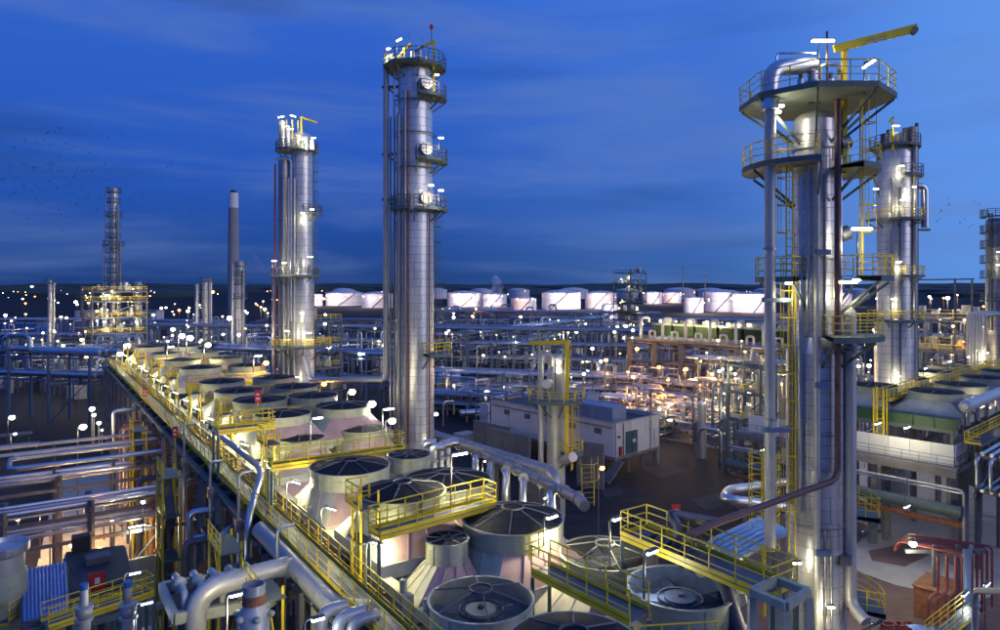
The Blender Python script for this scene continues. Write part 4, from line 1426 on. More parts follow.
# ------------------------------------------------------------------ big pipes between the tall column and the white vessel
t = thing("big_pipe", "thick grey pipe sloping past the tall column to the white vessel", "pipe", P(480, 450, 70))
pa, pb = P(400, 425, 78), P(556, 468, 58)
pb.z = pa.z
pb = pa + (pb - pa)
run = pipe("pipe", [pa, pb, pb - up * 4.5], 0.58, "pipe_grey", t, 18, 1.3)
for q in (0.12, 0.45, 0.8, 0.97):
    p = pa.lerp(pb, q)
    dd = (pb - pa).normalized()
    rod("band", p - dd * .12, p + dd * .12, 0.63, "clad_dull", t, 18)
for q in (0.3, 0.75):
    p = pa.lerp(pb, q)
    bar("support", (p.x, p.y, 0), (p.x, p.y, p.z - .7), 0.5, 0.5, "steel_grey", t)
t = thing("manifold_pipe", "lower grey manifold pipe with branches and capped end beside the thick pipe", "pipe", P(520, 470, 60))
pa2, pb2 = P(470, 457, 68), P(578, 486, 52)
pb2.z = pa2.z = (pa2.z + pb2.z) / 2
pipe("pipe", [pa2, pb2, pb2 - UR * 1.2 - VR * .6 - up * .2], 0.42, "pipe_grey", t, 16, 0.8)
dd = (pb2 - pa2).normalized()
for q in (0.05, 0.5, 0.72, 0.9, 1.0):
    p = pa2.lerp(pb2, q)
    rod("flange", p - dd * .1, p + dd * .1, 0.54, "clad_dull", t, 16)
for q, l in ((0.1, 1), (0.26, 1), (0.42, 1), (0.58, 1), (0.8, 1)):
    p = pa2.lerp(pb2, q)
    out = -UR * 1.0 - VR * 1.2
    pipe("branch", [p, p + out * .9, p + out * 1.3 - up * 1.6, p + out * 1.3 - up * 2.6], 0.3, "pipe", t, 14, 0.7)
    rod("branch_flange", p + out * .75 - up * .02, p + out * .9 - up * .02, 0.46, "clad_dull", t, 14)
for q in (0.3, 0.85):
    p = pa2.lerp(pb2, q)
    bar("support", (p.x, p.y, 0), (p.x, p.y, p.z - .5), 0.4, 0.4, "steel_grey", t)
for i, (x, y, d) in enumerate(((425, 443, 58), (433, 447, 56), (440, 444, 57), (447, 442, 58))):
    t = thing("valve_elbow", "silver valve elbow in the cluster at the tall column's foot, %s from the left" % ORD[i], "valve", P(x, y + 12, d), "valve cluster at the column foot")
    p = P(x, y, d)
    pipe("elbow", [p - UR * .5 + VR * .8, p, p - up * 2.8], 0.34, "pipe", t, 14, 0.7)
    rod("flange", p - up * 1.2, p - up * 1.0, 0.5, "clad_dull", t, 14)
t = thing("caged_ladder", "yellow caged stair below the white vessel beside the orange lamp", "ladder", Px(588, 62))
ladder(t, P(588, 506, 62), P(588, 466, 62), (0.3, -1, 0), cage=True, w=1.2)
for i, x in enumerate((455, 470, 486)):
    pass

# ------------------------------------------------------------------ substation building
D = 100.0
B0 = Px(615, D)
zr, zf = 7.8, 2.9
W1, L1 = 10.4, 27.0
t = thing("substation", "flat-roofed pale concrete building on stilts with blue-grey roof units", "building", B0)
def bb(u, v, zz):
    return B0 + UR * u + VR * v + up * zz


def wallpanel(a, c, z0, z1, m="wall", n="wall_panel"):
    return put(n, MB().poly([a + up * z0, c + up * z0, c + up * z1, a + up * z1], 0.22, (c - a).cross(up).normalized()).mesh(n, m, False), None, t)


for i in range(6):
    wallpanel(bb(i * 4.5 + .02, 0, 0), bb(i * 4.5 + 4.48, 0, 0), zf, zr)
for i in range(3):
    wallpanel(bb(0, i * 3.47 + 3.45, 0), bb(0, i * 3.47 + .02, 0), zf, zr)
wallpanel(bb(L1, W1, 0), bb(0, W1, 0), zf, zr)
slab("floor_slab", [bb(-.2, -.2, 0)[:2], bb(L1, -.2, 0)[:2], bb(L1, W1 + .2, 0)[:2], bb(-.2, W1 + .2, 0)[:2]], zf, 0.45, "concrete", t)
slab("roof", [bb(.3, .3, 0)[:2], bb(L1, .3, 0)[:2], bb(L1, W1 - .3, 0)[:2], bb(.3, W1 - .3, 0)[:2]], zr - 0.45, 0.2, "roof_dark", t)
for u in (0.3, 9, 18, 26):
    for v in (0.4, 3.6, 7, 10.1):
        bar("stilt", bb(u, v, 0), bb(u, v, zf - .45), 0.4, 0.4, "concrete", t)
dr = put("door", MB().poly([bb(-.26, 2.2, zf + .1), bb(-.26, 4.9, zf + .1), bb(-.26, 4.9, zf + 3.4), bb(-.26, 2.2, zf + 3.4)], 0.08, UR * 1.0).mesh("door", "teal_door", False), None, t)
box("door_sign", bb(-.38, 4.0, zf + 1.9), (0.7, 0.03, 0.5), "white", dr, AR)
box("door_gap", bb(-.36, 3.55, zf + 1.75), (0.05, 0.03, 3.2), "black", dr, AR)
d2 = put("side_door", MB().poly([bb(-.26, 9.1, zf + .4), bb(-.26, 10.1, zf + .4), bb(-.26, 10.1, zf + 2.9), bb(-.26, 9.1, zf + 2.9)], 0.08, UR).mesh("side_door", "white", False), None, t)
box("fire_box", bb(-.36, 0.85, zf + 0.8), (0.5, 0.25, 1.3), "red", t, AR)
box("wall_lamp", bb(-.36, 0.5, zf + 2.9), (0.25, 0.2, 0.3), "black", t, AR)
bar("corner_post", bb(-.05, W1 + .1, 0.2), bb(-.05, W1 + .1, zr + .1), 0.35, 0.35, "concrete_pale", t)
for i in range(8):
    put("step", prim("box", "concrete"), Matrix.Translation(bb(-.9 + .0, -0.3 - i * .42, zf - .5 - i * .32)) @ Matrix.Rotation(AR, 4, "Z") @ Matrix.Diagonal((.42, 1.6, .3, 1)), t)
for v in (1.6, 8.2):
    rod("downpipe", bb(-.32, v, zf), bb(-.32, v, zr), 0.07, "clad_dull", t)
for i in range(5):
    box("louvre_vent", bb(3 + i * 5, -.3, zf + 3.4), (0.08, 1.3, 0.8), "steel_grey", t, AR)
bar("cable_tray", bb(0.3, -.34, zf + 4.2), bb(26.5, -.34, zf + 4.2), 0.1, 0.25, "clad_dull", t)
for (p0, p1) in ((bb(-.2, -.2, zr + .06), bb(-.2, W1 + .2, zr + .06)), (bb(-.2, -.2, zr + .06), bb(L1, -.2, zr + .06)), (bb(-.2, W1 + .1, zr + .06), bb(L1, W1 + .1, zr + .06))):
    bar("coping", p0, p1, 0.4, 0.12, "concrete_pale", t)
# roof units
for i, (u, v, lu, lv, hh, lb) in enumerate(((5.4, 2.4, 8.6, 3.2, 2.3, "long blue-grey air handling unit near the corner of the building roof"), (13.5, 7.0, 6.5, 3.0, 2.6, "second blue-grey air handling unit further back on the building roof"))):
    q = thing("roof_unit", lb, "roof unit", bb(u, v, zr - .4))
    box("casing", bb(u, v, zr - .45 + hh / 2), (lv, lu, hh), "bluegrey", q, AR)
    n = 6
    for k in range(n):
        pu = u - lu / 2 + lu * (k + .5) / n
        box("side_panel", bb(pu, v - lv / 2 - .03, zr - .45 + hh / 2), (0.05, lu / n - .08, hh - .3), "bluegrey", q, AR)
    box("top_cover", bb(u, v, zr - .38 + hh), (lv + .15, lu + .15, 0.12), "bluegrey", q, AR)
# blast walls and cabinets left of the building
for i, (x0, x1, y0, d0, d1, hh, lb) in enumerate(((474, 510, 428, 113, 107, 5.6, "tall grey concrete fire wall left of the building"), (489, 530, 432, 106, 100, 5.8, "front grey concrete fire wall left of the building, nearest the big pipe"), (577, 604, 445, 96, 94, 6.0, "grey concrete fire wall against the building's long side"), (520, 545, 440, 90, 86, 3.6, "low concrete fire wall behind the white vessel"))):
    a, c = Px(x0, d0), Px(x1, d1)
    q = thing("fire_wall", lb, "wall", a)
    n = 3
    for k in range(n):
        bar("wall_panel", a.lerp(c, (k + .01) / n) + up * hh / 2, a.lerp(c, (k + .99) / n) + up * hh / 2, 0.35, hh, "concrete", q)
    bar("coping", a + up * (hh + .08), c + up * (hh + .08), 0.45, 0.14, "concrete", q)
for i, (x, y, d, w, hh, m, lb) in enumerate(((491, 410, 140, 3.7, 3.6, "white", "pale metal cabinet behind the fire walls"), (670, 412, 136, 4.6, 3.5, "white", "white box container at the edge of the orange-lit yard"), (465, 409, 122, 3.2, 1.4, "concrete_pale", "low cream crate on the pale apron left of the pale cabinet"))):
    p = Px(x, d)
    q = thing("cabinet", lb, "cabinet", p)
    box("case", p + up * (hh / 2 + .2), (w, w * .75, hh), m, q, AR)
    box("plinth", p + up * .12, (w * 1.05, w * .8, .22), "concrete", q, AR)
    box("door", p + up * (hh / 2 + .2) - UR * (w * .375 + .02), (w * .8, .05, hh * .85), m, q, AR)
    box("lid", p + up * (hh + .25), (w * 1.06, w * .8, .1), m, q, AR)
t = thing("vent_stub", "short pink-white vent pipe with a bent top before the fire walls", "vent", Px(490, 92))
pipe("pipe", [Px(493, 92, 0), Px(493, 92, 5.0), Px(489.5, 92, 5.0), Px(489.5, 92, 4.4)], 0.28, "pipe_white", t, 12, 0.5)

# ------------------------------------------------------------------ pipe racks
def pipe_rack(label, p0, p1, width, zs, npipe, r=(0.15, 0.4), m="steel_blue", pm=("pipe",), bay=7.0, loops=0, cat="pipe rack", base=0.0, postw=0.4, goose=False):
    p0, p1 = Vector(p0), Vector(p1)
    t = thing("pipe_rack", label, cat, (p0.x, p0.y, base))
    d = (p1 - p0)
    d.z = 0
    ln = d.length
    d.normalize()
    n = Vector((d.y, -d.x, 0))
    k = max(1, round(ln / bay))
    q0 = Vector((p0.x, p0.y, 0))
    for i in range(k + 1):
        c = q0 + d * (ln * i / k)
        for s in (-1, 1):
            bar("post", c + n * (s * width / 2) + up * base, c + n * (s * width / 2) + up * (zs[-1] + 0.5), postw, postw, m, t)
        for zz in zs:
            bar("beam", c - n * (width / 2 + .3) + up * (zz - .2), c + n * (width / 2 + .3) + up * (zz - .2), 0.25, 0.35, m, t)
        if i < k and i % 2 == 0:
            rod("brace", c + n * (width / 2) + up * base, c + n * (width / 2) + d * (ln / k) + up * (zs[0] - .2), 0.1, m, t, 6)
    for zz in zs:
        for s in (-1, 1):
            bar("girder", q0 + n * (s * width / 2) + up * (zz - .75), q0 + d * ln + n * (s * width / 2) + up * (zz - .75), 0.2, 0.3, m, t)
        x = -width / 2 + 0.3
        for j in range(npipe):
            rr = rnd.uniform(*r)
            x = -width / 2 + width * (j + .5) / npipe
            a = q0 + n * x + up * (zz + rr) - d * rnd.uniform(0, 3)
            e = q0 + n * x + up * (zz + rr) + d * (ln + rnd.uniform(0, 3))
            if loops and rnd.random() < loops:
                s0 = rnd.uniform(.15, .6) * ln
                hh = rnd.uniform(1.6, 3.2)
                w = rnd.uniform(3, 7)
                pts = [a, q0 + n * x + d * s0 + up * (zz + rr), q0 + n * x + d * s0 + up * (zz + rr + hh), q0 + n * x + d * (s0 + w) + up * (zz + rr + hh), q0 + n * x + d * (s0 + w) + up * (zz + rr), e]
                pipe("pipe", pts, rr, rnd.choice(pm), t, 8, rr * 3)
            else:
                rod("pipe", a, e, rr, rnd.choice(pm), t, 8)
    return t


PM = ("pipe", "pipe", "clad_dull", "bluegrey", "pipe_white")
# left, behind the yard
pipe_rack("two-level pipe rack of thick blue pipes with expansion loops at the left edge", Px(-90, 150), Px(100, 138), 5, (9.5, 14.0), 4, (0.35, 0.55), loops=0.5, pm=("pipe", "bluegrey"), bay=11)
pipe_rack("low pipe rack behind the left yard, beyond the thick blue pipes", Px(-120, 205), Px(90, 205), 7, (8, 13), 7, (0.15, 0.35), pm=PM, loops=0.2)
pipe_rack("far pipe rack on the left below the horizon lights", Px(-100, 290), Px(90, 290), 8, (7, 13), 7, (0.2, 0.4), pm=PM, loops=0.3, bay=10)
pipe_rack("blue pipe rack in front of the lit steel block", Px(85, 175), Px(142, 172), 5, (6, 12), 5, (0.25, 0.45), pm=("pipe", "bluegrey"), loops=0.4)
pipe_rack("long pipe rack behind the left bank's far end", Px(130, 225), Px(285, 215), 8, (9, 14.5), 8, (0.2, 0.4), pm=PM, loops=0.25)
pipe_rack("blue pipe rack passing behind the left column's foot", Px(225, 165), Px(400, 150), 6, (7, 12.5), 6, (0.25, 0.45), pm=("pipe", "bluegrey"), loops=0.15)
# centre
pipe_rack("wide blue three-level pipe rack in the centre distance", Px(305, 230), Px(660, 205), 9, (5, 9.5, 14), 8, (0.2, 0.42), pm=PM, loops=0.2)
pipe_rack("higher far pipe rack behind the centre rack", Px(420, 330), Px(655, 300), 10, (8, 15), 8, (0.3, 0.6), pm=PM, loops=0.25, bay=12)
pipe_rack("diverging pipe rack running from the centre towards the lattice tower", Px(455, 215), Px(600, 330), 8, (7, 12), 7, (0.25, 0.5), pm=PM, loops=0.2, bay=9)
pipe_rack("low pipe track with many pipes behind the white vessel", Px(432, 172), Px(640, 160), 8, (3.6, 6.4), 9, (0.15, 0.32), pm=PM, loops=0.3, bay=6)
pipe_rack("low lit pipe track in front of the centre exchangers", Px(430, 150), Px(545, 143), 6, (2.4, 4.4), 8, (0.12, 0.28), pm=PM, loops=0.3, bay=5, m="steel")
# right
RT0 = Px(640, 176)
RT1 = RT0 - UR * 38
t = pipe_rack("grey concrete table structure carrying six gooseneck pipes right of the lattice tower", RT0, RT1, 9, (4.5, 8.5, 13.4), 6, (0.15, 0.35), m="steel_grey", pm=("pipe_dark", "clad_dull", "pipe_white"), bay=7.5, cat="pipe structure", postw=1.0)
bar("table_slab", RT0 + up * 14.4 + UR * 1, RT1 + up * 14.4 - UR * 1, 10, 0.6, "concrete", t)
for i in range(6):
    q = RT0 - UR * (3 + i * 6.4) - VR * 3.6
    g = pipe("gooseneck_pipe", [q + up * 14.7, q + up * 19.6, q + VR * 3.2 + up * 19.6, q + VR * 3.2 + up * 18.4], 0.36, "pipe_white", t, 12, 0.9)
    s = q - UR * 2.6
    pipe("small_gooseneck", [s + up * 14.7, s + up * 16.6, s - UR * 1.6 + up * 16.6, s - UR * 1.6 + up * 14.8], 0.26, "pipe_white", t, 10, 0.6)
for i in range(6):
    q = RT0 - UR * (3 + i * 6.4) + VR * 7.5
    tt = thing("green_cooler", "dull green air cooler with pale top behind the gooseneck pipes, %s from the left" % ORD[i], "air cooler", q + up * 14.3, "green coolers behind the gooseneck pipes")
    box("casing", q + up * 16.2, (5, 5.6, 2.6), "scrub", tt, AR)
    box("top_frame", q + up * 17.7, (5.3, 5.9, 0.4), "cream", tt, AR)
    put("fan_ring", MB().lathe([(2.1, 17.9), (2.1, 18.8), (2.0, 18.8), (2.0, 17.9)], 20, c=(q.x, q.y, 0)).mesh("fan_ring", "ringpaint"), None, tt)
    for sx in (-2, 2):
        bar("leg", q + VR * sx, q + VR * sx + up * 14.9, 0.4, 0.4, "concrete", tt)
pipe_rack("tall dark steel rack of grey risers behind the right bank", Px(905, 155), Px(1010, 140), 8, (6, 11, 16.5, 21), 6, (0.2, 0.4), m="steel_grey", pm=("clad_dull", "pipe", "pipe_dark"), bay=7)
pipe_rack("lit process rack between the table structure and the near column", Px(705, 140), Px(800, 128), 6, (4, 8.5, 13), 6, (0.15, 0.3), m="steel", pm=("pipe", "pipe_white", "clad_dull"), bay=5, loops=0.3)
t = thing("vertical_pipes", "bundle of tall pale vertical pipes bending over a high rack at the right", "pipes", Px(978, 112))
for i in range(6):
    x = 968 + i * 3.4
    pipe("pipe", [P(x, 372, 110 + i * .3), P(x, 313 + i * .4, 110 + i * .3), P(1015, 311 + i * .4, 122)], 0.22, "pipe_white", t, 10, 0.6)
t = thing("pipe_trestle", "dark high trestle with thin top rail against the sky behind the right bank", "trestle", Px(945, 122))
for x in (915, 955, 972):
    bar("post", Px(x, 122), Px(x, 122, colz(280, 122)), 0.25, 0.25, "steel_grey", t)
bar("top_rail", P(912, 280, 122), P(974, 279, 122), 0.2, 0.25, "steel_grey", t)
bar("mid_rail", P(912, 315, 122), P(974, 316, 122), 0.3, 0.4, "steel_grey", t)

# ------------------------------------------------------------------ heat exchangers
def exchanger(label, p, a, ln, r, zz=1.6, m="pipe", group=None):
    """horizontal shell: shell, dished head, channel flanges, saddles, nozzles"""
    t = thing("heat_exchanger", label, "heat exchanger", p, group)
    d = Vector((math.cos(a), math.sin(a), 0))
    c = Vector((p[0], p[1], zz))
    rod("shell", c - d * ln / 2, c + d * ln / 2, r, m, t, 16)
    for s in (-1, 1):
        q = c + d * s * ln / 2
        M = Matrix.Translation(q) @ (d * s).to_track_quat("Z", "Y").to_matrix().to_4x4() @ Matrix.Diagonal((r, r, r, 1))
        put("head", prim("head", m), M, t)
    q = c - d * ln * .36
    rod("flange", q - d * .08, q + d * .08, r * 1.18, "clad_dull", t, 16)
    for s in (-.28, .28):
        q = c + d * ln * s
        bar("saddle", (q.x, q.y, 0.1), (q.x, q.y, zz - r * .7), r * 1.3, 0.35, "concrete", t)
        rod("nozzle", q + up * r * .8, q + up * (r + .7), r * .32, m, t, 10)
    return t


k = 0
for row in range(4):
    for i in range(9):
        d = 168 - row * 11 - i * 0.6
        x = 604 + row * 7 + i * (11.5 + row * 1.0)
        if x > 712:
            continue
        p = Px(x + rnd.uniform(-1, 1), d)
        exchanger("pipe-lined exchanger in the orange-lit yard, row %s from the back, %s from the left" % (ORD[row], ORD[i]), p, AR, rnd.uniform(5, 8), rnd.uniform(.35, .6), rnd.choice((1.5, 2.6, 3.4)), rnd.choice(("pipe", "pipe_white", "clad")), "exchangers in the orange-lit yard")
pipe_rack("low orange-lit pipe track along the back of the exchanger yard", Px(606, 172), Px(725, 152), 9, (2.8, 5.2), 9, (0.12, 0.28), m="steel_grey", pm=("pipe", "pipe_white"), bay=5, loops=0.5)
pipe_rack("low orange-lit pipe track through the middle of the exchanger yard", Px(612, 148), Px(722, 132), 7, (2.2, 4.0), 9, (0.12, 0.25), m="steel_grey", pm=("pipe", "pipe_white"), bay=4, loops=0.6)
pipe_rack("low orange-lit pipe track at the front of the exchanger yard", Px(640, 132), Px(724, 121), 5, (1.6, 3.0), 7, (0.1, 0.22), m="steel_grey", pm=("pipe", "pipe_white"), bay=4, loops=0.6)
for i in range(9):
    p = Px(630 + i * 11, 178 - i * 2.2)
    t = thing("standpipe", "slim vertical standpipe behind the orange-lit yard, %s from the left" % ORD[i], "standpipe", p, "standpipes behind the orange-lit yard")
    pipe("pipe", [p, p + up * (8 + (i * 37 % 5)), p + up * (8 + (i * 37 % 5)) + VR * 1.2], 0.25, "pipe_white", t, 8, 0.5)
    rod("flange", p + up * 4, p + up * 4.25, 0.42, "clad_dull", t, 12)
for i, (x, d, ln, r, a, zz) in enumerate(((500, 150, 9, 1.2, 20, 3.2), (455, 158, 8, 1.0, 20, 3.0), (545, 165, 8, 0.9, 25, 3.4), (575, 172, 9, 0.9, 25, 3.0), (445, 185, 8, 1.1, 15, 3.0), (475, 140, 6, 0.7, 20, 2.0))):
    exchanger("big shiny horizontal drum among the centre pipe tracks, %s of six counted by size" % ORD[i], Px(x, d), rad(a), ln, r, zz, "pipe", "drums in the centre")
for i, (x, d, hh, r) in enumerate(((446, 165, 6, .9), (468, 152, 4.5, .7), (520, 168, 5.5, .8), (600, 190, 7, 1.0), (160, 190, 9, 1.2), (182, 200, 7, 1.3), (255, 175, 8, 1.2), (268, 185, 6, 1.4), (10, 185, 9, 1.4), (28, 195, 7, 1.2), (70, 190, 8, 1.0), (712, 150, 9, 1.0))):
    p = Px(x, d)
    t = column("vertical_drum", "small upright drum among the process units, %s in order from the centre" % ORD[i], p, [(0.4, r, hh, r)], "drum", 1.5, "pipe")
    t["group"] = "upright drums"
    box("plinth", p + up * .2, (r * 2.4, r * 2.4, .4), "concrete", t)
    rod("top_nozzle", p + up * (hh + r * .4), p + up * (hh + r * .5 + 1), .2, "pipe", t, 8)

# ------------------------------------------------------------------ left foreground
# pipe run crossing from the left edge to the bank
def glrack(label, s0, t0, t1, width, zs, n, r, m, pm, bay=5.0, loops=0):
    return pipe_rack(label, GL(s0, t0), GL(s0, t1), width, zs, n, r, m=m, pm=pm, bay=bay, loops=loops)


s1 = stof(Pz(60, 470, 10))[0]
glrack("near two-level rack of purple-blue pipes joining the left bank from the left edge", s1, -22, 10.4, 4.2, (6.2, 9.4), 3, (0.12, 0.2), "steel_grey", ("pipe", "clad_dull"), 7.5)
s2 = stof(Pz(60, 508, 9))[0]
glrack("nearer rack of blue-silver pipes joining the left bank below the purple ones", s2, -20, 10.4, 3.2, (7.2, 9.2), 3, (0.12, 0.17), "steel_grey", ("pipe", "pipe", "clad_dull"), 6.5)
for i, (y, zz, r) in enumerate(((452, 11.6, 0.22), (441, 12.2, 0.16))):
    p = Pz(70, y, zz)
    s, tt = stof(p)
    t = thing("loop_pipe", ("thick blue-grey pipe loop above the near left rack", "thin pinkish pipe loop behind the thick blue-grey one")[i], "pipe", GL(s, tt, zz))
    pipe("pipe", [GL(s, 10.8, zz), GL(s, -1.5 - 3 * i, zz), GL(s - 4.5 + i, -1.5 - 3 * i, zz), GL(s - 4.5 + i, 10.8, zz)], r, "pipe" if i == 0 else "pipe_white", t, 12, 0.8)
    for q in (2, 7):
        bar("support", GL(s, q, 0), GL(s, q, zz - r), 0.2, 0.2, "steel_grey", t)
# vertical pipes and stairs on the face of the left bank
for i in range(40):
    s = 24 + i * 2.0 + rnd.uniform(-.8, .8)
    tt = rnd.uniform(8.6, 10.6)
    hh = rnd.uniform(8, 12.4)
    t = thing("riser_pipe", "hooked riser pipe on the bank's left face, %dth from the near end" % (i + 1) if i > 2 else "hooked riser pipe on the bank's left face, %s from the near end" % ORD[i], "pipe", GL(s, tt), "riser pipes on the left face of the bank")
    r = rnd.uniform(.1, .3)
    pipe("pipe", [GL(s, tt, 0), GL(s, tt, hh), GL(s + rnd.choice((-1, 1)) * .3, 11.1, hh)], r, rnd.choice(("pipe", "clad_dull", "pipe_dark", "rust", "pipe_grey")), t, 10, 0.5)
    put("flange", prim("cyl16", "clad_dull"), Matrix.Translation(GL(s, tt, rnd.uniform(3, 7))) @ Matrix.Diagonal((r * 1.7, r * 1.7, .16, 1)), t)
for i, s in enumerate((36, 44, 52, 62)):
    t = thing("gooseneck_vent", "tall silver gooseneck vent rising beside the long walkway, %s from the near end" % ORD[i], "vent", GL(s, 11.0, 10), "gooseneck vents beside the walkway")
    pipe("pipe", [GL(s, 10.6, 2), GL(s, 10.6, 15.4 + (i % 2)), GL(s, 11.5, 15.4 + (i % 2))], 0.09, "pipe", t, 10, 0.4)
    box("junction_box", GL(s, 10.6, 13.2), (.4, .4, .7), "clad_dull", t, AL)
t = thing("bent_pipe", "big blue-grey pipe with double bend beside the walkway near the teal landing", "pipe", P(200, 420, 46))
pipe("pipe", [GL(62, 12.9, 15.6), GL(47, 12.9, 15.6), GL(43, 10.9, 13.8), GL(43, 10.9, 2)], 0.22, "pipe", t, 14, 1.4)
for zz in (6, 11):
    put("flange", prim("cyl16", "clad_dull"), Matrix.Translation(GL(43, 10.9, zz)) @ Matrix.Diagonal((.5, .5, .2, 1)), t)
for i, (s, dt) in enumerate(((33, 9.4), (40, 9.2), (58, 9.0), (78, 9.2))):
    t = thing("stairway", "yellow stairway with landings on the bank's left face, %s from the near end" % ORD[i], "stair", GL(s, dt), "stair flights on the bank's left face")
    for ds in (0, 2.4):
        for d2 in (-.6, .6):
            bar("post", GL(s + ds, dt + d2, 0), GL(s + ds, dt + d2, 13.6), 0.13, 0.13, "yellow", t)
    for k, zz in enumerate((3.4, 6.8, 10.2, 13.2)):
        l = bar("landing", GL(s - .4, dt, zz), GL(s + 2.8, dt, zz), 1.3, 0.08, "steel", t)
        rail(l, [GL(s - .4, dt - .62, zz), GL(s + 2.8, dt - .62, zz)], step=1.0, r=0.04)
        bar("flight", GL(s + (0 if k % 2 else 2.4), dt, zz - 3.3), GL(s + (2.4 if k % 2 else 0), dt, zz - .1), 0.7, 0.06, "grating", t)
        for q in (-.38, .38):
            bar("stringer", GL(s + (0 if k % 2 else 2.4), dt + q, zz - 3.2), GL(s + (2.4 if k % 2 else 0), dt + q, zz), 0.05, 0.2, "yellow", t)
# concrete pier wall on the face near the camera
t = thing("bank_pier", "grey concrete pier face with steel brackets below the walkway", "pier", GL(30, 10.2))
for s in (24, 30.5, 37):
    bar("pier", GL(s, 10.1, 0), GL(s, 10.1, 10.8), 1.1, 0.9, "concrete", t)
    bar("bracket", GL(s, 10.1, 10.4), GL(s, 12.0, 11.6), 0.4, 0.5, "concrete", t)
bar("pier_beam", GL(22, 10.1, 8.0), GL(39, 10.1, 8.0), 0.7, 0.9, "steel_grey", t)

# big white pipes in the foreground
t = thing("white_pipe", "thick white pipe with a tee and two elbows in the near foreground", "pipe", Pz(300, 580, 13.5))
wz = 13.4
A0, A1 = Pz(262, 531, wz), Pz(332, 604, wz)
uw = (A1 - A0).normalized()
pipe("run", [A0 - uw * .2, A1 + uw * .6, Pz(372, 612, wz + .1)], 0.5, "pipe_white", t, 20, 1.1)
T0 = Pz(287, 566, wz)
pipe("branch", [T0, Pz(196, 591, wz), Pz(196, 591, wz) - up * 6], 0.5, "pipe_white", t, 20, 1.3)
rod("end_cap", A0 - uw * .2, A0 - uw * .28, 0.5, "pipe_dark", t, 20)
rod("weld_band", T0 + uw * .3, T0 + uw * .38, 0.515, "pipe_white", t, 20)
rod("weld_band", A1 - uw * .8, A1 - uw * .72, 0.515, "pipe_white", t, 20)
for q in (0.35, 0.8):
    p = A0.lerp(A1, q)
    bar("support", p - up * .5, (p.x, p.y, 8), 0.3, 0.3, "cream", t)

# stack, valves and small gear at the bottom left
t = thing("exhaust_stub", "short rusty-collared exhaust stub under a bright lamp at the bottom left", "stack", P(254, 640, 29))
c = P(254, 605, 29)
put("stub", MB().lathe([(.62, -3), (.62, -.2), (.46, 0), (.46, .9), (.4, .9), (.4, .2)], 20, c=c).mesh("stub", "pipe_white"), None, t)
put("collar", MB().lathe([(.47, .1), (.49, .1), (.49, .5), (.47, .5)], 20, c=c).mesh("collar", "rust"), None, t)
for k in range(6):
    a = k * math.pi / 3
    q = c + Vector((math.cos(a) * .72, math.sin(a) * .72, -.35))
    put("bolt_lug", prim("ball", "cream"), Matrix.Translation(q) @ Matrix.Diagonal((.16, .16, .14, 1)), t)
for i, (x, y, d) in enumerate(((84, 606, 37), (128, 604, 36))):
    t = thing("relief_valve", "white relief valve with blue cap at the bottom left, the %s of two" % ("left", "right")[i], "valve", P(x, y + 14, d), "relief valves at the bottom left")
    p = P(x, y, d)
    rod("bonnet", p, p + up * .9, .2, "pipe_white", t, 12)
    rod("cap", p + up * .9, p + up * 1.2, .22, "blue_paint", t, 12)
    put("body", prim("ball", "pipe_white"), Matrix.Translation(p - up * .3) @ Matrix.Diagonal((.42, .42, .4, 1)), t)
    for zz in (-.12, -.75):
        rod("flange", p + up * zz, p + up * (zz + .12), .45, "pipe_white", t, 14)
    pipe("inlet", [p - up * .7, p - up * 1.6, p - up * 1.6 - V(AL) * 1.2], .3, "pipe_white", t, 12, .5)
t = thing("valve_station", "green-white deck with pipework and valves under the thick white pipe", "skid", P(230, 640, 33))
e0, e1 = P(168, 602, 34), P(262, 586, 36)
for q in (-.5, .5):
    bar("frame_beam", e0 + U(AL) * q * 4, e1 + U(AL) * q * 4, .3, .5, "ringpaint", t)
bar("frame_beam", e0 - U(AL) * 2, e0 + U(AL) * 2, .3, .5, "ringpaint", t)
bar("frame_beam", e1 - U(AL) * 2, e1 + U(AL) * 2, .3, .5, "ringpaint", t)
bar("deck", e0 - up * .4, e1 - up * .4, 3.6, .08, "concrete", t)
for k in range(5):
    p = e0.lerp(e1, .12 + k * .19)
    pipe("spool", [p - U(AL) * 1.4 + up * .1, p - U(AL) * 1.4 + up * .8, p + U(AL) * 1.4 + up * .8, p + U(AL) * 1.4 + up * .1], .17, "pipe_white", t, 10, .4)
    put("valve", prim("ball", "cream"), Matrix.Translation(p + up * .8) @ Matrix.Diagonal((.34, .34, .34, 1)), t)
for k, (x, y, d) in enumerate(((322, 612, 29), (338, 618, 28), (352, 622, 28))):
    p = P(x, y, d)
    t = thing("white_valve", "white insulated valve under the thick white pipe's elbow, %s from the left" % ORD[k], "valve", p - up * 2, "white valves below the elbow")
    pipe("body", [p - up * 2, p, p + V(AL) * 1.1], .26, "pipe_white", t, 12, .5)
    rod("flange", p - up * 1.0, p - up * .85, .42, "pipe_white", t, 14)

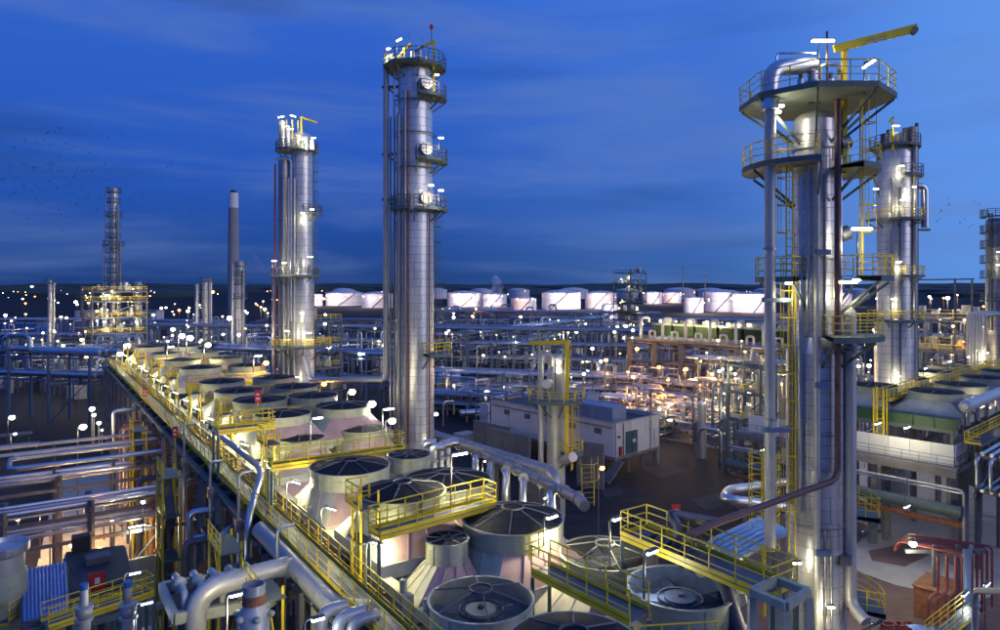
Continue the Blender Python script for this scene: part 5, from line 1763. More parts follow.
# roofed sheds at the bottom left
def shed(label, corners, zt, drop, m, corr, cat="shed"):
    pts = [Pz(x, y, zt + dz) for x, y, dz in corners]
    t = thing("shed", label, cat, (pts[0].x, pts[0].y, 0))
    a, b2, c3, d3 = pts
    if corr:
        n = 12
        for i in range(n):
            q = [a.lerp(b2, (i + .04) / n), a.lerp(b2, (i + .96) / n), d3.lerp(c3, (i + .96) / n), d3.lerp(c3, (i + .04) / n)]
            mid0, mid1 = (q[0] + q[1]) / 2 + up * .07, (q[2] + q[3]) / 2 + up * .07
            mb = MB()
            mb.v = [q[0], mid0, q[1], q[2], mid1, q[3]]
            mb.f = [(0, 1, 4, 5), (1, 2, 3, 4)]
            put("roof_sheet", mb.mesh("roof_sheet", m, False), None, t)
    else:
        put("roof", MB().poly(pts, .25).mesh("roof", m, False), None, t)
    for i in range(4):
        e, f2 = pts[i], pts[(i + 1) % 4]
        bar("eave_beam", e - up * .3, f2 - up * .3, .2, .3, "steel_grey", t)
        bar("post", e - up * .45, (e.x, e.y, 0), .25, .25, "steel_grey", t)
    return t, pts


shed("open shed with a blue corrugated sheet roof at the bottom left", ((22, 570, .3), (66, 562, .3), (69, 612, 0), (22, 622, 0)), 8.0, 3, "blue_roof", True)
t, pts = shed("low building with a dark flat roof beside the blue corrugated shed", ((66, 552, 0), (124, 545, 0), (133, 580, 0), (70, 592, 0)), 7.5, 3, "roof_dark", False, "building")
box("hatch", (pts[0] + pts[1]) / 2 * .6 + (pts[2] + pts[3]) / 2 * .4 + up * .3, (1.6, 1.2, .5), "steel_grey", t, AL)
ns = box("notice_sign", pts[3].lerp(pts[2], .42) + up * .4 - U(AL) * .2, (1.0, .08, 1.3), "red", t, AL)
box("sign_mark", pts[3].lerp(pts[2], .42) + up * .5 - U(AL) * .26, (.3, .03, .4), "white", ns, AL)
box("fan_box", pts[0].lerp(pts[1], .25) + up * .6, (1.2, 1.0, 1.1), "black", t, AL)
box("back_wall", (pts[0] + pts[1]) / 2 - up * 3.9, ((pts[1] - pts[0]).length, .15, 7.2), "cream", t, AL)
for k in range(5):
    p = pts[3].lerp(pts[2], .1 + k * .2)
    rod("pipe_inside", (p.x, p.y + 1.5, 1), (p.x, p.y + 1.5, 6.5), .2, "pipe_white", t, 10)
catwalk("yellow-railed roof-edge walkway in front of the dark flat roof", Pz(45, 625, 8.2), Pz(150, 590, 8.2), 1.2, "LR", "1", step=1.3, legs=6)
t = thing("vessel", "round-topped white vessel with a dark lid cut off by the left edge", "vessel", P(2, 640, 44))
c = P(2, 552, 44)
put("rim", MB().lathe([(1.45, 0), (1.5, .1), (1.5, .5), (1.4, .5), (1.3, .2), (.02, .15)], 28, c=c).mesh("rim", "clad"), None, t)
put("body", MB().lathe([(1.2, -1.2), (1.25, -.15), (1.45, 0)], 28, c=c).mesh("body", "pipe_white"), None, t)
put("casing", MB().lathe([(1.35, -c.z), (1.35, -1.25), (1.2, -1.2)], 28, c=c).mesh("casing", "ringpaint"), None, t)
catwalk("short yellow-railed landing below the vessel at the left edge", P(-10, 622, 43), P(14, 618, 43), 1.0, "R", "1", step=.9)
for i, (x, y, d, hh) in enumerate(((8, 421, 118, 2.2), (14, 434, 112, 1.8))):
    p = Px(x, d)
    t = thing("loading_table", "small grey steel table frame in the dark left yard, the %s one" % ("farther", "nearer")[i], "frame", p)
    bar("top", p + up * hh - V(AL) * 3.5, p + up * hh + V(AL) * 3.5, 2.2, .2, "steel_grey", t)
    for s in (-3, 3):
        for q in (-.8, .8):
            bar("leg", p + V(AL) * s + U(AL) * q, p + V(AL) * s + U(AL) * q + up * hh, .2, .2, "steel_grey", t)
# yellow-lit walls behind the left racks
t = thing("machine_hall", "low open-sided machine hall glowing yellow under the left pipe racks", "building", GL(58, 0))
for tt in (-12, -4, 4, 9):
    for s in (54, 64):
        bar("post", GL(s, tt), GL(s, tt, 5.0), .3, .3, "steel_grey", t)
bar("roof_edge", GL(54, -12, 5.2), GL(54, 9, 5.2), .4, .4, "cream", t)
bar("back_wall", GL(65, -12, 2.5), GL(65, 9, 2.5), .2, 5, "cream", t)
for k in range(8):
    p = GL(57 + (k % 2) * 3, -11 + k * 2.6)
    rod("pump", p + up * .8 - V(AL) * .8, p + up * .8 + V(AL) * .8, .5, rnd.choice(("pipe", "cream", "pipe_red")), t, 12)
    box("pump_base", p + up * .2, (2, 1, .4), "concrete", t, AL)
for k in range(3):
    p = GL(59, -8 + k * 6)
    rod("hydrant_post", p, p + up * 2.4, .12, "red", t)

# ------------------------------------------------------------------ dense process units of the middle distance
def process_unit(label, px0, px1, d0, d1, n, top, seed, a=AR, mats=("steel_blue", "steel_grey")):
    """a cluster of small frames, drums, risers and cross pipes that belong to one unit"""
    r = random.Random(seed)
    t = thing("process_unit", label, "process unit", Px((px0 + px1) / 2, (d0 + d1) / 2))
    for i in range(n):
        p = Px(r.uniform(px0, px1), r.uniform(d0, d1))
        kind = r.random()
        hh = r.uniform(.35, 1) * top
        if kind < .3:
            w = r.uniform(2.5, 5)
            for s in (0, 1):
                bar("post", p + V(a) * w * s, p + V(a) * w * s + up * hh, .3, .3, mats[0], t)
            for q in (.5, .97):
                bar("beam", p + up * hh * q, p + V(a) * w + up * hh * q, .25, .3, mats[0], t)
            if r.random() < .4:
                bar("landing", p + up * hh * .6, p + V(a) * w + up * hh * .6, 1.6, .1, "grating", t)
                bar("landing_rail", p + up * (hh * .6 + 1), p + V(a) * w + up * (hh * .6 + 1), .08, .1, "yellow", t)
        elif kind < .55:
            rr = r.uniform(.14, .35)
            dv = (U(a) if r.random() < .5 else V(a)) * r.uniform(1.5, 5)
            pipe("riser", [p, p + up * hh, p + up * hh + dv, p + up * hh * .4 + dv], rr, r.choice(("pipe", "pipe", "pipe_white", "clad_dull")), t, 8, rr * 3)
        elif kind < .8:
            dv = (U(a) if r.random() < .3 else V(a)) * r.uniform(6, 16)
            zz = r.uniform(.2, .8) * top
            rr = r.uniform(.12, .35)
            rod("cross_pipe", p + up * zz, p + up * zz + dv, rr, r.choice(("pipe", "pipe", "bluegrey", "pipe_white")), t, 8)
            for q in (.15, .85):
                bar("support", p + dv * q, p + dv * q + up * (zz - rr), .22, .22, mats[1], t)
        elif kind < .92:
            rr = r.uniform(.4, .8)
            rod("drum", p, p + up * hh * .7, rr, r.choice(("pipe", "clad", "pipe_white")), t, 12)
            put("drum_head", prim("head", "clad"), Matrix.Translation(p + up * hh * .7) @ Matrix.Diagonal((rr, rr, rr, 1)), t)
        elif seed != 113:
            box("cabin", p + up * 1.6, (r.uniform(2, 4), 2.5, 3.2), r.choice(("white", "bluegrey", "concrete_pale", "rust")), t, a)
    return t


for i, q in enumerate(((2, 92, 165, 205, 46, 14, "left unit behind the thick blue pipes"), (0, 95, 215, 280, 50, 14, "far left unit below the horizon lights"), (142, 272, 150, 195, 60, 13, "unit beyond the far end of the left bank"),
                       (140, 275, 230, 330, 60, 16, "far unit left of the left column"), (316, 395, 160, 260, 46, 16, "unit between the left column and the tall centre column"), (436, 545, 135, 172, 50, 7, "low lit unit behind the fire walls"),
                       (440, 620, 205, 300, 90, 13, "wide blue unit in the centre distance"), (435, 640, 310, 420, 70, 14, "far centre unit before the tanks"), (600, 645, 150, 200, 24, 10, "unit left of the orange-lit yard"),
                       (700, 790, 106, 140, 50, 13, "lit unit left of the near column"), (835, 880, 110, 160, 26, 17, "unit glimpsed between the near and dark columns"), (905, 1000, 120, 165, 70, 22, "dense dark unit behind the right bank"),
                       (650, 790, 185, 260, 50, 17, "unit behind the gooseneck pipes"), (612, 716, 120, 165, 60, 5, "orange-lit pipework of the exchanger yard"))):
    process_unit(q[6] + ", a tangle of frames and pipes", *q[:6], 100 + i)

# ------------------------------------------------------------------ lamps
# along the long walkway
for k in range(19):
    s = 29.7 + 5.95 * k
    p = GL(s, 13.0, 16.0)
    t = thing("walkway_lamp", "walkway lamp with bent pole over the left header boxes, %s from the near end" % (ORD + ["seventeenth", "eighteenth", "nineteenth"])[k], "lamp", GL(s, 12.75, 13.9), "walkway lamps of the left bank")
    pipe("pole", [GL(s, 12.8, 13.9), GL(s, 12.8, 16.1), GL(s, 13.3, 16.1)], 0.04, "pipe_white", t, 8, 0.25)
    M = Matrix.Translation(GL(s, 13.35, 16.05)) @ Matrix.Rotation(AL, 4, "Z") @ Matrix.Rotation(rad(25), 4, "Y")
    put("housing", prim("box", "pipe_white"), M @ Matrix.Diagonal((.55, .26, .12, 1)), t)
    put("diffuser", prim("box", "lit_white"), M @ Matrix.Translation((0.05, 0, -.08)) @ Matrix.Diagonal((.5, .22, .06, 1)), t)
    point_light(GL(s, 13.6, 15.7), 330 if k < 7 else 240, (1, .90, .48), t, .2)

ml = []
# px, py, depth, foot height, label, watts, colour, size
NL = [
    (460, 454, 36.0, 16.7, "brightly lit lamp on a tall pole over the yellow cross walkway", 420, "lit_white", 1.0, "long"),
    (552, 517, 33.0, 15.6, "lit lamp on a thin pole beside the large domed near fan", 300, "lit_white", 0.75, "long"),
    (318, 418, 48.0, 16.9, "lit lamp on a thin pole above the mid-left fans", 330, "lit_white", 0.8, "long"),
    (389, 409, 52.0, 16.9, "bright lamp on a pole left of the tall column's foot", 420, "lit_white", 0.95, "long"),
    (392, 421, 54.0, 14.0, "small lamp just below the bright one at the tall column's foot", 150, "lit_white", 0.6, "ball"),
    (372, 404, 60.0, 14.0, "lamp right of the far fans under the bent downcomer pipe", 200, "lit_white", 0.7, "ball"),
    (352, 392, 68.0, 14.0, "lamp beside the white pipe right of the far fans", 220, "lit_white", 0.7, "ball"),
    (324, 384, 76.0, 14.0, "orange lamp behind the right row of far fans", 200, "lit_orange", 0.6, "ball"),
    (258, 356, 84.0, 17.2, "lamp on a pole above the far fans, right of the bank", 420, "lit_white", 1.1, "long"),
    (266, 363, 88.0, 14.0, "small orange lamp near the far fans", 120, "lit_orange", 0.7, "ball"),
    (208, 345, 96.0, 17.2, "tallest lamp at the far end of the left bank", 500, "lit_white", 0.8, "ball"),
    (190, 338, 108.0, 17.0, "right one of two close lamps at the bank's far end", 420, "lit_white", 1.0, "ball"),
    (182, 336, 112.0, 17.0, "left one of two close lamps at the bank's far end", 420, "lit_white", 1.0, "ball"),
    (171, 347, 100.0, 17.0, "lamp over the far-left fans", 300, "lit_white", 1.0, "long"),
    (127, 346, 120.0, 13.9, "lamp at the far end of the long walkway", 400, "lit_white", 1.1, "ball"),
    (120, 354, 112.0, 13.9, "lamp low at the far end of the long walkway", 300, "lit_white", 0.9, "ball"),
    (602, 468, 70.0, 0, "orange street lamp beside the dark road in front of the building", 130, "lit_orange", 0.55, "ball"),
    (617, 519, 33.0, 14.5, "lamp between the near fan and the long platform", 240, "lit_white", 0.6, "long"),
    (652, 552, 29.0, 12.0, "slanted lamp on a pole in front of the dark blue fan", 110, "lit_cool", 0.8, "long"),
    (790, 586, 27.5, 12.0, "square-headed lamp in front of the steel portal", 220, "lit_white", 0.7, "long"),
    (762, 450, 92.0, 0, "lamp at the kerb left of the near column", 600, "lit_white", 0.9, "long"),
    (907, 506.5, 64.0, 9.2, "fluorescent lamp below the thick teal pipe", 500, "lit_white", 1.3, "long"),
    (866, 531, 58.0, 9.5, "fluorescent lamp right of the near column's drop pipe", 500, "lit_white", 1.2, "long"),
    (913, 544, 57.0, 6.6, "lamp under the purple-red pipes", 300, "lit_white", 0.6, "ball"),
    (873, 623, 50.0, 2.0, "low lamp at the bottom edge right of the near column", 300, "lit_white", 0.7, "long"),
    (965, 594, 50.0, 0, "slanted cool lamp in front of the orange risers", 120, "lit_cool", 1.4, "long"),
    (987, 584, 47.0, 0, "cool lamp on the white pipe portal", 120, "lit_cool", 1.1, "long"),
    (878, 423.5, 71.0, 13.0, "left fluorescent lamp under the green fascia", 300, "lit_white", 1.5, "long"),
    (907, 427.5, 69.5, 13.0, "right fluorescent lamp under the green fascia", 300, "lit_white", 1.5, "long"),
    (895, 374, 83.0, 14.2, "lamp over the right bank, leftmost of five in line", 300, "lit_white", 0.9, "long"),
    (925, 368.5, 90.0, 14.2, "lamp over the right bank, second of five in line", 300, "lit_white", 0.9, "long"),
    (949, 361.6, 97.0, 14.2, "lamp over the right bank, third of five in line", 360, "lit_white", 1.2, "long"),
    (968, 357, 104.0, 14.2, "lamp over the right bank, fourth of five in line", 360, "lit_white", 1.1, "long"),
    (987, 353, 110.0, 14.2, "lamp over the right bank, fifth of five in line", 360, "lit_white", 1.1, "long"),
    (988, 397, 76.0, 12.0, "lamp on the header pipe of the right bank", 300, "lit_white", 0.8, "ball"),
    (12, 417.5, 112.0, 0, "lone pole lamp in the dark yard at the left edge", 220, "lit_white", 0.9, "ball"),
    (15, 434, 104.0, 0, "small low lamp under the lone pole lamp at the left edge", 200, "lit_cool", 0.5, "ball"),
    (83, 427, 82.0, 0, "lamp beside the yellow stair at the left yard's edge", 180, "lit_white", 0.8, "ball"),
    (240, 594, 29.5, 11.0, "very bright lamp above the rusty-collared exhaust stub", 520, "lit_white", 1.0, "long"),
    (318, 619, 27.0, 11.0, "tilted square lamp beside the long walkway at the bottom", 70, "lit_cool", 0.6, "long"),
    (135, 573, 40.0, 8.2, "upper of two tilted lamps on the bottom-left roof walkway", 110, "lit_cool", 0.7, "long"),
    (147, 603, 37.0, 8.2, "lower of two tilted lamps on the bottom-left roof walkway", 110, "lit_cool", 0.7, "long"),
    (137, 526, 60.0, 0, "bright fluorescent lamp in the pale recess below the left racks", 420, "lit_white", 1.6, "long"),
    (489, 518, 50.0, 8.0, "lamp glowing under the grey manifold pipe", 260, "lit_white", 0.8, "long"),
    (548, 497, 56.0, 4.0, "lower lamp under the capped end of the manifold pipe", 420, "lit_white", 1.2, "long"),
    (543, 477, 66.0, 3.0, "lamp glowing behind the manifold pipe near the white vessel's foot", 500, "lit_white", 0.9, "ball"),
    (487, 461, 66.0, 3.0, "lamp behind the thick grey pipe", 300, "lit_white", 0.8, "long"),
    (559, 362, 75.0, 16.1, "small lamp on top of the slim white vessel", 45, "lit_white", 0.5, "ball"),
    (436, 414, 90.0, 0, "slim lamp right of the tall column's foot", 300, "lit_cool", 0.6, "ball"),
]
for (x, y, d, b0, lb, pw_, m, sz, hd) in NL:
    lamp(x, y, d, b0, lb, pw_ * (1.8 if 15 < b0 < 18 else 1.0), m, sz, AR if x > 500 else AL, arm=0.55, head=hd, thick=0.05 if d < 60 else 0.07)

# lamps fixed on the tall columns
CLAMP = [
    (823, 41, 38.3, "long lamp glowing on the mast at the very top of the near column", 160, 1.5, 1.0), (869, 64, 36.5, "tilted long lamp on the crown rail of the near column", 120, 0.9, 1.6),
    (781, 106, 37.8, "upper lamp under the left side of the near column's crown platform", 220, 0.35, 0.6), (778, 112, 37.6, "lower lamp under the left side of the near column's crown platform", 220, 0.35, 0.6),
    (862, 229, 36.8, "long lamp right of the near column between two platforms", 180, 1.3, 2.6), (848, 282, 37.0, "long lamp under the eye-level platform of the near column", 160, 1.2, 0.4),
    (856, 280, 38.5, "second lamp under the eye-level platform of the near column", 120, 0.5, 0.4), (789, 283, 37.2, "lamp under the left eye-level platform of the near column", 140, 0.5, 0.4),
    (797, 563, 36.6, "lamp on the left of the near column's lower shell", 260, 0.5, 0.8), (831, 607, 36.2, "lamp on the near column's flared foot", 260, 0.4, 0.8),
    (388.5, 49, 69, "left lamp on the crown of the tallest centre column", 200, 0.5, 1.5), (399, 40, 69, "tilted lamp above the crown of the tallest centre column", 240, 0.75, 2.4),
    (437, 75, 67.5, "lamp under the crown of the tallest centre column", 240, 0.5, 1.0), (441, 138, 67, "lamp on the middle balcony of the tallest centre column", 320, 0.6, 2.0),
    (441, 190.5, 67, "outer lamp on the lowest balcony of the tallest centre column", 320, 0.6, 2.0), (431, 185.5, 66.8, "inner lamp on the lowest balcony of the tallest centre column", 420, 0.6, 2.2),
    (281, 117, 103, "left lamp above the crown cage of the left column", 400, 1.1, 3.0), (293, 116, 103, "right lamp above the crown cage of the left column", 400, 1.0, 3.2),
    (290.5, 129, 102.5, "lamp inside the crown cage of the left column", 500, 0.9, 1.0), (313.5, 138, 103, "lamp at the right of the left column's crown", 420, 0.8, 1.6),
    (303, 139, 102.8, "lamp by the valves on the left column's crown", 420, 0.9, 1.0), (312, 209.5, 102.5, "lamp on the small balcony of the left column", 420, 0.7, 1.0),
    (303, 213, 103.2, "lamp against the shell at the left column's small balcony", 420, 0.7, 1.0), (274, 261, 102, "left lamp on the eye-level ring of the left column", 420, 0.8, 2.0),
    (310, 257, 102, "right lamp on the eye-level ring of the left column", 500, 0.9, 2.6), (284, 263, 101.5, "middle lamp on the eye-level ring of the left column", 420, 0.7, 1.8),
    (302, 313, 102, "lamp on the left column's lower shell", 420, 0.6, 1.0), (308, 333, 101.8, "lamp over the lower platform of the left column", 500, 1.1, 1.0),
    (287, 331, 101.5, "lamp left of the lower platform of the left column", 500, 0.8, 1.0), (297, 377, 101, "lamp in the frame at the left column's foot", 500, 1.0, 1.0),
    (896, 126, 83.5, "lamp on the crown of the dark column", 300, 0.9, 1.5), (901, 166, 83.2, "lamp against the shell below the dark column's crown", 420, 0.8, 1.0),
    (876, 189, 83, "lamp left of the dark column above its side platform", 300, 0.7, 1.6), (874.5, 205, 83, "lamp on the rail of the dark column's side platform", 240, 0.5, 1.0),
    (902, 200, 83.2, "lamp by the bent pipe of the dark column", 420, 0.6, 1.0), (914, 187, 83, "lamp at the bend of the dark column's return pipe", 240, 0.5, 0.6),
    (899, 262, 83.2, "lamp on the eye-level platform of the dark column", 420, 0.6, 1.0), (894, 299, 83, "lamp against the lower shell of the dark column", 500, 0.8, 1.0),
    (898, 376, 82.5, "lamp low on the dark column behind the fans", 300, 0.6, 1.0),
    (999, 252, 115, "upper lamp on the column at the right edge", 300, 0.7, 1.0), (998, 265, 115, "lower lamp on the column at the right edge", 300, 0.7, 1.0),
]
for (x, y, d, lb, pw_, sz, post) in CLAMP:
    flood(x, y, d, lb, pw_ * (.55 if x > 740 and x < 872 else .36), "lit_white", sz, 0.0 if x not in (869, 399, 293) else 0.0, post, "lamps fixed on the columns", tilt={869: -0.6, 399: -0.5, 293: 0.3, 281: -0.2}.get(x, 0.0))

# lit units of the middle distance: every lamp stands on its own pole
def field(region, pts, power, grp, base=0.0, sz=(0.7, 1.0), tint=None):
    pts = sorted(pts)
    for i, (x, y, d, m) in enumerate(pts):
        if m == "lit_white" and not tint and rnd.random() < .55:
            power = dict(power, lit_soft=power.get("lit_white", 0))
            m = "lit_soft"
        nth = ("%d" % (i + 1)) + ("th" if i > 2 else ("st", "nd", "rd")[i])
        zz = P(x, y, d).z
        lamp(x, y, d, min(base, zz - 1), "small lit lamp %s, %s from the left" % (region, nth), power.get(m, 0) * rnd.uniform(.4, 1.1), m, rnd.uniform(*sz) * rnd.choice((.35, .5, .6, .8, 1.0)), 0, grp, arm=0.0, head="ball", thick=0.06, name="area_lamp", tint=(tint or {}).get(m))


def scatter(n, x0, x1, y0, y1, d0, d1, cols, seed):
    r = random.Random(seed)
    out = []
    for i in range(n):
        d = r.uniform(d0, d1)
        x = r.uniform(x0, x1)
        y = r.uniform(y0, y1)
        ymax = HY + F * (H - 1.2) / d
        out.append((round(x, 1), min(y, ymax), d, r.choice(cols)))
    return out


W, O, Cc, Wm = "lit_white", "lit_orange", "lit_cool", "lit_warm"
field("on the lit steel block at the far left", [(90, 293, 193, W), (98, 304, 193, W), (107, 316, 192, W), (118, 303, 192, W), (128, 302, 192, W), (133, 289, 194, W), (104, 322, 192, W), (124, 323, 192, W), (136, 322, 192, W), (112, 291, 194, W), (97, 321, 192, W), (131, 313, 192, W)], {W: 900}, "lamps on the lit steel block", sz=(.7, 1.2))
field("among the left pipe racks", scatter(30, 2, 98, 315, 358, 150, 215, (W, W, W, Cc, Wm), 3), {W: 420, Cc: 320, Wm: 450}, "lamps among the left pipe racks")
field("behind the far end of the left bank", scatter(34, 140, 272, 306, 342, 150, 235, (W, W, W, Wm, Cc), 5), {W: 480, Cc: 350, Wm: 520}, "lamps behind the left bank", sz=(.7, 1.1))
field("behind the left column", scatter(12, 318, 392, 312, 372, 140, 240, (W, W, Cc), 6), {W: 450, Cc: 350}, "lamps behind the left column")
field("among the centre pipe racks", scatter(44, 436, 640, 330, 392, 140, 230, (W, W, W, Cc, Wm), 8), {W: 480, Cc: 350, Wm: 520}, "lamps among the centre pipe racks")
field("in the row beyond the centre racks", [(560 + i * 8.2, 334 - i * 1.0, 250, W) for i in range(11)], {W: 900}, "row of lamps beyond the centre racks", sz=(1.0, 1.3))
field("on the lattice tower", [(621, 279, 296, W), (629, 276, 296, W), (636, 283, 296, W), (622, 300, 296, W), (637, 308, 296, W), (630, 325, 296, W), (640, 322, 296, Cc), (624, 338, 296, W)], {W: 900, Cc: 700}, "lamps on the lattice tower", sz=(.8, 1.2))
field("over the green coolers", [(661, 321, 172, W), (676, 321.5, 170, W), (691, 322, 168, W), (707, 322, 166, W), (722, 322.5, 164, W), (737, 323, 162, W), (749, 325, 160, W)], {W: 1200}, "lamps over the green coolers", sz=(.8, 1.2))
field("left of the near column among the racks", scatter(22, 700, 782, 332, 440, 100, 150, (W, W, W, Wm), 12), {W: 700, Wm: 700}, "lamps left of the near column", sz=(.5, .8))
field("on the dark structure behind the right bank", scatter(30, 908, 998, 293, 362, 110, 160, (W, W, W, Wm, O), 15), {W: 650, Wm: 600, O: 400}, "lamps behind the right bank", sz=(.5, .9))
field("between the near column and the dark column", scatter(10, 838, 876, 300, 375, 95, 150, (W, W, Wm), 17), {W: 500, Wm: 500}, "lamps between the right columns", sz=(.5, .8))
field("over the orange-lit yard", [(637, 349, 165, O), (659, 367, 150, O), (684, 370, 140, O), (686, 369, 138, O), (712, 374, 132, O), (606, 360, 165, O), (628, 372, 150, O), (700, 385, 128, O), (668, 380, 140, O)], {O: 2000}, "orange lamps over the exchanger yard", sz=(.9, 1.3))
field("low in the orange-lit yard", scatter(10, 612, 716, 392, 412, 122, 145, (Wm, O), 19), {Wm: 900, O: 900}, "low lamps in the exchanger yard", sz=(.4, .6))
field("in the machine hall below the left racks", [(40, 512, 70, Wm), (62, 505, 72, O), (84, 500, 74, Wm), (104, 497, 75, O), (122, 492, 76, Wm), (72, 545, 60, Wm), (100, 548, 58, O), (18, 520, 68, Wm), (112, 520, 66, Wm), (50, 535, 62, O)], {Wm: 700, O: 800}, "lamps in the machine hall", sz=(.4, .6))
field("on the yellow stair at the bank's left face", [(92, 409, 84, W), (94, 415, 83, W), (99, 423, 82, W), (102, 430, 81, W), (125, 445, 76, O), (143, 502, 55, W)], {W: 260, O: 300}, "lamps on the bank's left face", base=8, sz=(.5, .8))
field("in the tangle before the tanks", scatter(30, 430, 640, 308, 332, 260, 420, (W, W, Wm, Cc, O), 31), {W: 700, Cc: 500, Wm: 700, O: 700}, "lamps before the tanks", sz=(.9, 1.5))
field("far left below the horizon", scatter(30, 0, 275, 298, 318, 240, 380, (W, W, Wm, Cc, O), 33), {W: 700, Cc: 500, Wm: 700, O: 700}, "far left lamps", sz=(.9, 1.5))
# tank farm floodlights: they colour the tanks pink and orange
TL = []
for i, (c, r, h, d) in enumerate(TANKPOS):
    for k, off in enumerate((-.55, .6)):
        x = c.x + off * r
        y = c.y - r * 1.0 - 15 - 6 * k
        if abs(500 + F * x / y - 815) < 20:
            continue
        TL.append((500 + F * x / y, HY + F * (H - 13.5) / y, y, (O, W, W, Wm, W)[(i * 2 + k) % 5]))
field("at the foot of the storage tanks", TL, {O: 26000, W: 36000, Wm: 36000}, "floodlights at the tank farm", sz=(1.0, 2.2), tint={O: (1, .55, .36), W: (1, .84, .88), Wm: (1, .74, .66)})
r2 = random.Random(77)
HZ = []
for i in range(120):
    x = r2.choice((r2.uniform(0, 175), r2.uniform(240, 640), r2.uniform(640, 780), r2.uniform(0, 1000)))
    d = r2.uniform(500, 1500)
    y = HY + F * (H - r2.uniform(9, 17)) / d
    HZ.append((x, y, d, r2.choice((O, O, W, W, Wm, Wm))))
for m in (O, W, Wm):
    mb = MB()
    for (x, y, d, mm) in HZ:
        if mm == m:
            q = P(x, y, d)
            s_ = r2.uniform(.5, 1.5)
            mb.lathe([(.05, -.5 * s_), (.8 * s_, 0), (.05, .5 * s_)], 6, c=q)
    tag(put("street_lights", mb.mesh("street_lights", m)), "tiny far street lights strewn along the horizon", kind="stuff")
mx = [(86, 301, 330, O), (32, 286.5, 900, W), (150, 296, 700, O), (213, 292, 700, O)]
field("standing out near the left horizon", mx, {}, "bright lamps near the left horizon", sz=(2.2, 3.6))

# thin masts on the horizon
for i, (x, y, d) in enumerate(((683, 266, 700), (705, 268, 700), (81, 286, 500))):
    t = thing("mast", "thin lattice mast against the sky, %s" % ("left of two right of the lattice tower", "right of two right of the lattice tower", "alone at the far left")[i], "mast", Px(x, d))
    rod("pole", Px(x, d), Px(x, d, colz(y, d)), .5, "steel", t, 5)
    bar("cross_arm", P(x - 1.5, y + 1.5, d), P(x + 1.5, y + 1.5, d), .4, .4, "steel", t)

# low sheds and bund walls before the tanks
for i, (x, d, w, hh, m) in enumerate(((565, 420, 60, 4, "rust"), (540, 470, 40, 5, "concrete"), (600, 400, 26, 6, "wall"), (478, 440, 40, 5, "concrete"), (170, 380, 60, 8, "bluegrey"), (60, 420, 70, 7, "bluegrey"), (15, 330, 30, 9, "blue_paint"), (340, 430, 50, 6, "concrete"), (700, 430, 60, 6, "concrete"), (760, 400, 40, 7, "wall"), (440, 300, 24, 6, "rust"), (120, 520, 60, 8, "wall"))):
    p = Px(x, d)
    t = thing("low_building", "low long shed before the tank farm, %s in order from the centre" % ORD[i], "shed", p, "low sheds in the distance")
    box("wall", p + up * hh / 2, (w, 12, hh), m, t, rnd.uniform(-.1, .1))
    box("roof", p + up * (hh + .2), (w + 1, 13, .4), "bluegrey", t)
    for k in range(5):
        box("door", p + Vector((-w * .4 + w * .2 * k, -6.6, hh * .4)), (3, .2, hh * .7), "roof_dark", t)

# ------------------------------------------------------------------ birds
mb = MB()
mb.v = [Vector(v) for v in ((0, -.35, 0), (0, .4, 0), (.12, 0, .02), (-.12, 0, .02), (.75, -.05, .28), (.35, .15, .16), (.3, -.12, .14), (-.75, -.05, .28), (-.35, .15, .16), (-.3, -.12, .14), (0, 0, -.1), (.1, .6, 0), (-.1, .6, 0))]
mb.f = [(0, 2, 10), (0, 10, 3), (2, 1, 10), (10, 1, 3), (0, 3, 1, 2), (2, 6, 4, 5), (3, 8, 7, 9), (1, 11, 12)]
birdm = mb.mesh("bird", "black", False)


def birds(pts, label, grp):
    for x, y, d, sz in pts:
        M = Matrix.Translation(P(x, y, d)) @ Matrix.Rotation(rnd.uniform(0, 6.28), 4, "Z") @ Matrix.Rotation(rnd.uniform(-.6, .6), 4, "X") @ Matrix.Rotation(rnd.uniform(-.5, .5), 4, "Y") @ Matrix.Diagonal((sz, sz, sz * rnd.uniform(.6, 1.6), 1))
        tag(put("bird", birdm, M), label, "bird", grp)


rb_ = random.Random(5)
pts = []
while len(pts) < 230:
    x = rb_.gauss(55, 52)
    y = 172 + rb_.gauss(0, 24) + x * .12
    if -2 < x < 215 and 125 < y < 245:
        pts.append((x, y, rb_.uniform(150, 260), rb_.uniform(.4, .85)))
birds(pts, "tiny dark bird in the wide flock over the left of the sky", "flock of birds on the left")
birds([(947 + rb_.uniform(-10, 46), 208 + rb_.uniform(-12, 22), 150, rb_.uniform(.5, .8)) for _ in range(16)], "small dark bird in the loose flock at the right of the sky", "flock of birds on the right")

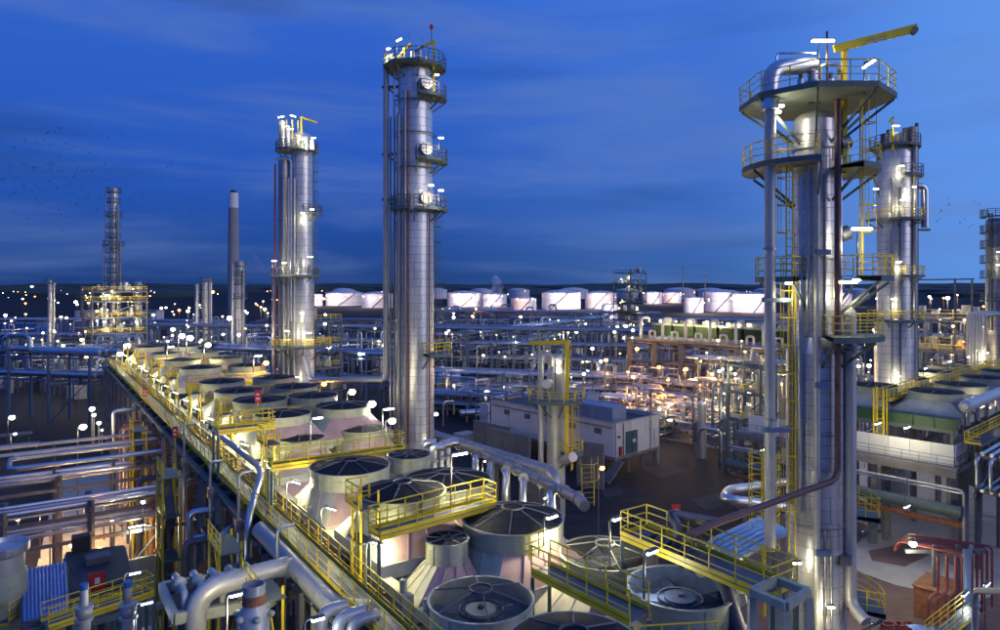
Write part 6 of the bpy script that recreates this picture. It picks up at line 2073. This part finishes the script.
# ------------------------------------------------------------------ steam plumes
def steam_mat(name, dens):
    m = bpy.data.materials.new(name)
    m.use_nodes = True
    t = m.node_tree
    t.nodes.clear()
    v = t.nodes.new("ShaderNodeVolumePrincipled")
    v.inputs["Color"].default_value = (.95, .95, .97, 1)
    v.inputs["Anisotropy"].default_value = 0.2
    c = t.nodes.new("ShaderNodeTexCoord")
    n = t.nodes.new("ShaderNodeTexNoise")
    n.inputs["Scale"].default_value = 0.16
    n.inputs["Detail"].default_value = 5
    t.links.new(c.outputs["Object"], n.inputs["Vector"])
    r = ramp(t, n.outputs[0], [(.46, (0, 0, 0)), (.72, (1, 1, 1))])
    d = math_node(t, "MULTIPLY", r, dens)
    t.links.new(d, v.inputs["Density"])
    o = t.nodes.new("ShaderNodeOutputMaterial")
    t.links.new(v.outputs[0], o.inputs["Volume"])
    MATS[name] = m


steam_mat("steam_thick", 0.40)
steam_mat("steam_thin", 0.08)


def plume(label, blobs, d, m):
    mb = MB()
    import bmesh
    bm = bmesh.new()
    for x, y, rpx in blobs:
        p = P(x, y, d)
        bmesh.ops.create_icosphere(bm, subdivisions=3, radius=rpx * d / F, matrix=Matrix.Translation(p))
    me = bpy.data.meshes.new("steam")
    bm.to_mesh(me)
    bm.free()
    o = put("steam_plume", me)
    rm = o.modifiers.new("remesh", "REMESH")
    rm.mode = "VOXEL"
    rm.voxel_size = 1.2
    dp = o.modifiers.new("displace", "DISPLACE")
    tx = bpy.data.textures.new("puff", "CLOUDS")
    tx.noise_scale = 4
    dp.texture = tx
    dp.strength = 5.0
    me.materials.append(MATS[m])
    tag(o, label, kind="stuff")


plume("white steam plume rising in front of the storage tanks", [(490, 308, 8), (486, 302, 8), (493, 298, 7), (497, 291, 6), (499, 285, 5), (495, 280, 4), (481, 306, 5), (503, 303, 5)], 430, "steam_thick")
plume("thin grey steam drifting right of the chimney", [(246, 248, 4), (250, 254, 5), (255, 260, 5), (261, 266, 4), (244, 256, 4), (268, 270, 3)], 430, "steam_thin")

# small red signs with white marks along the bank
for i, (x, y, d, b0, lb) in enumerate(((258, 396, 56, 16.0, "small red sign with white marks above the far fans"), (145, 392, 84, 12.0, "small red sign by the far part of the long walkway"), (175, 432, 62, 11.0, "small red sign on the bank's left face"), (676, 513, 40, 14.0, "small pale red sign beyond the long platform"))):
    p = P(x, y, d)
    t = thing("safety_sign", lb, "sign", (p.x, p.y, b0))
    bar("post", (p.x, p.y, b0), p - up * .5, .06, .06, "yellow", t)
    s_ = box("plate", p, (.5, .05, 1.0), "red", t)
    for k in (-.2, .15):
        box("mark", p + Vector((0, -.04, k)), (.24, .02, .16), "white", s_)
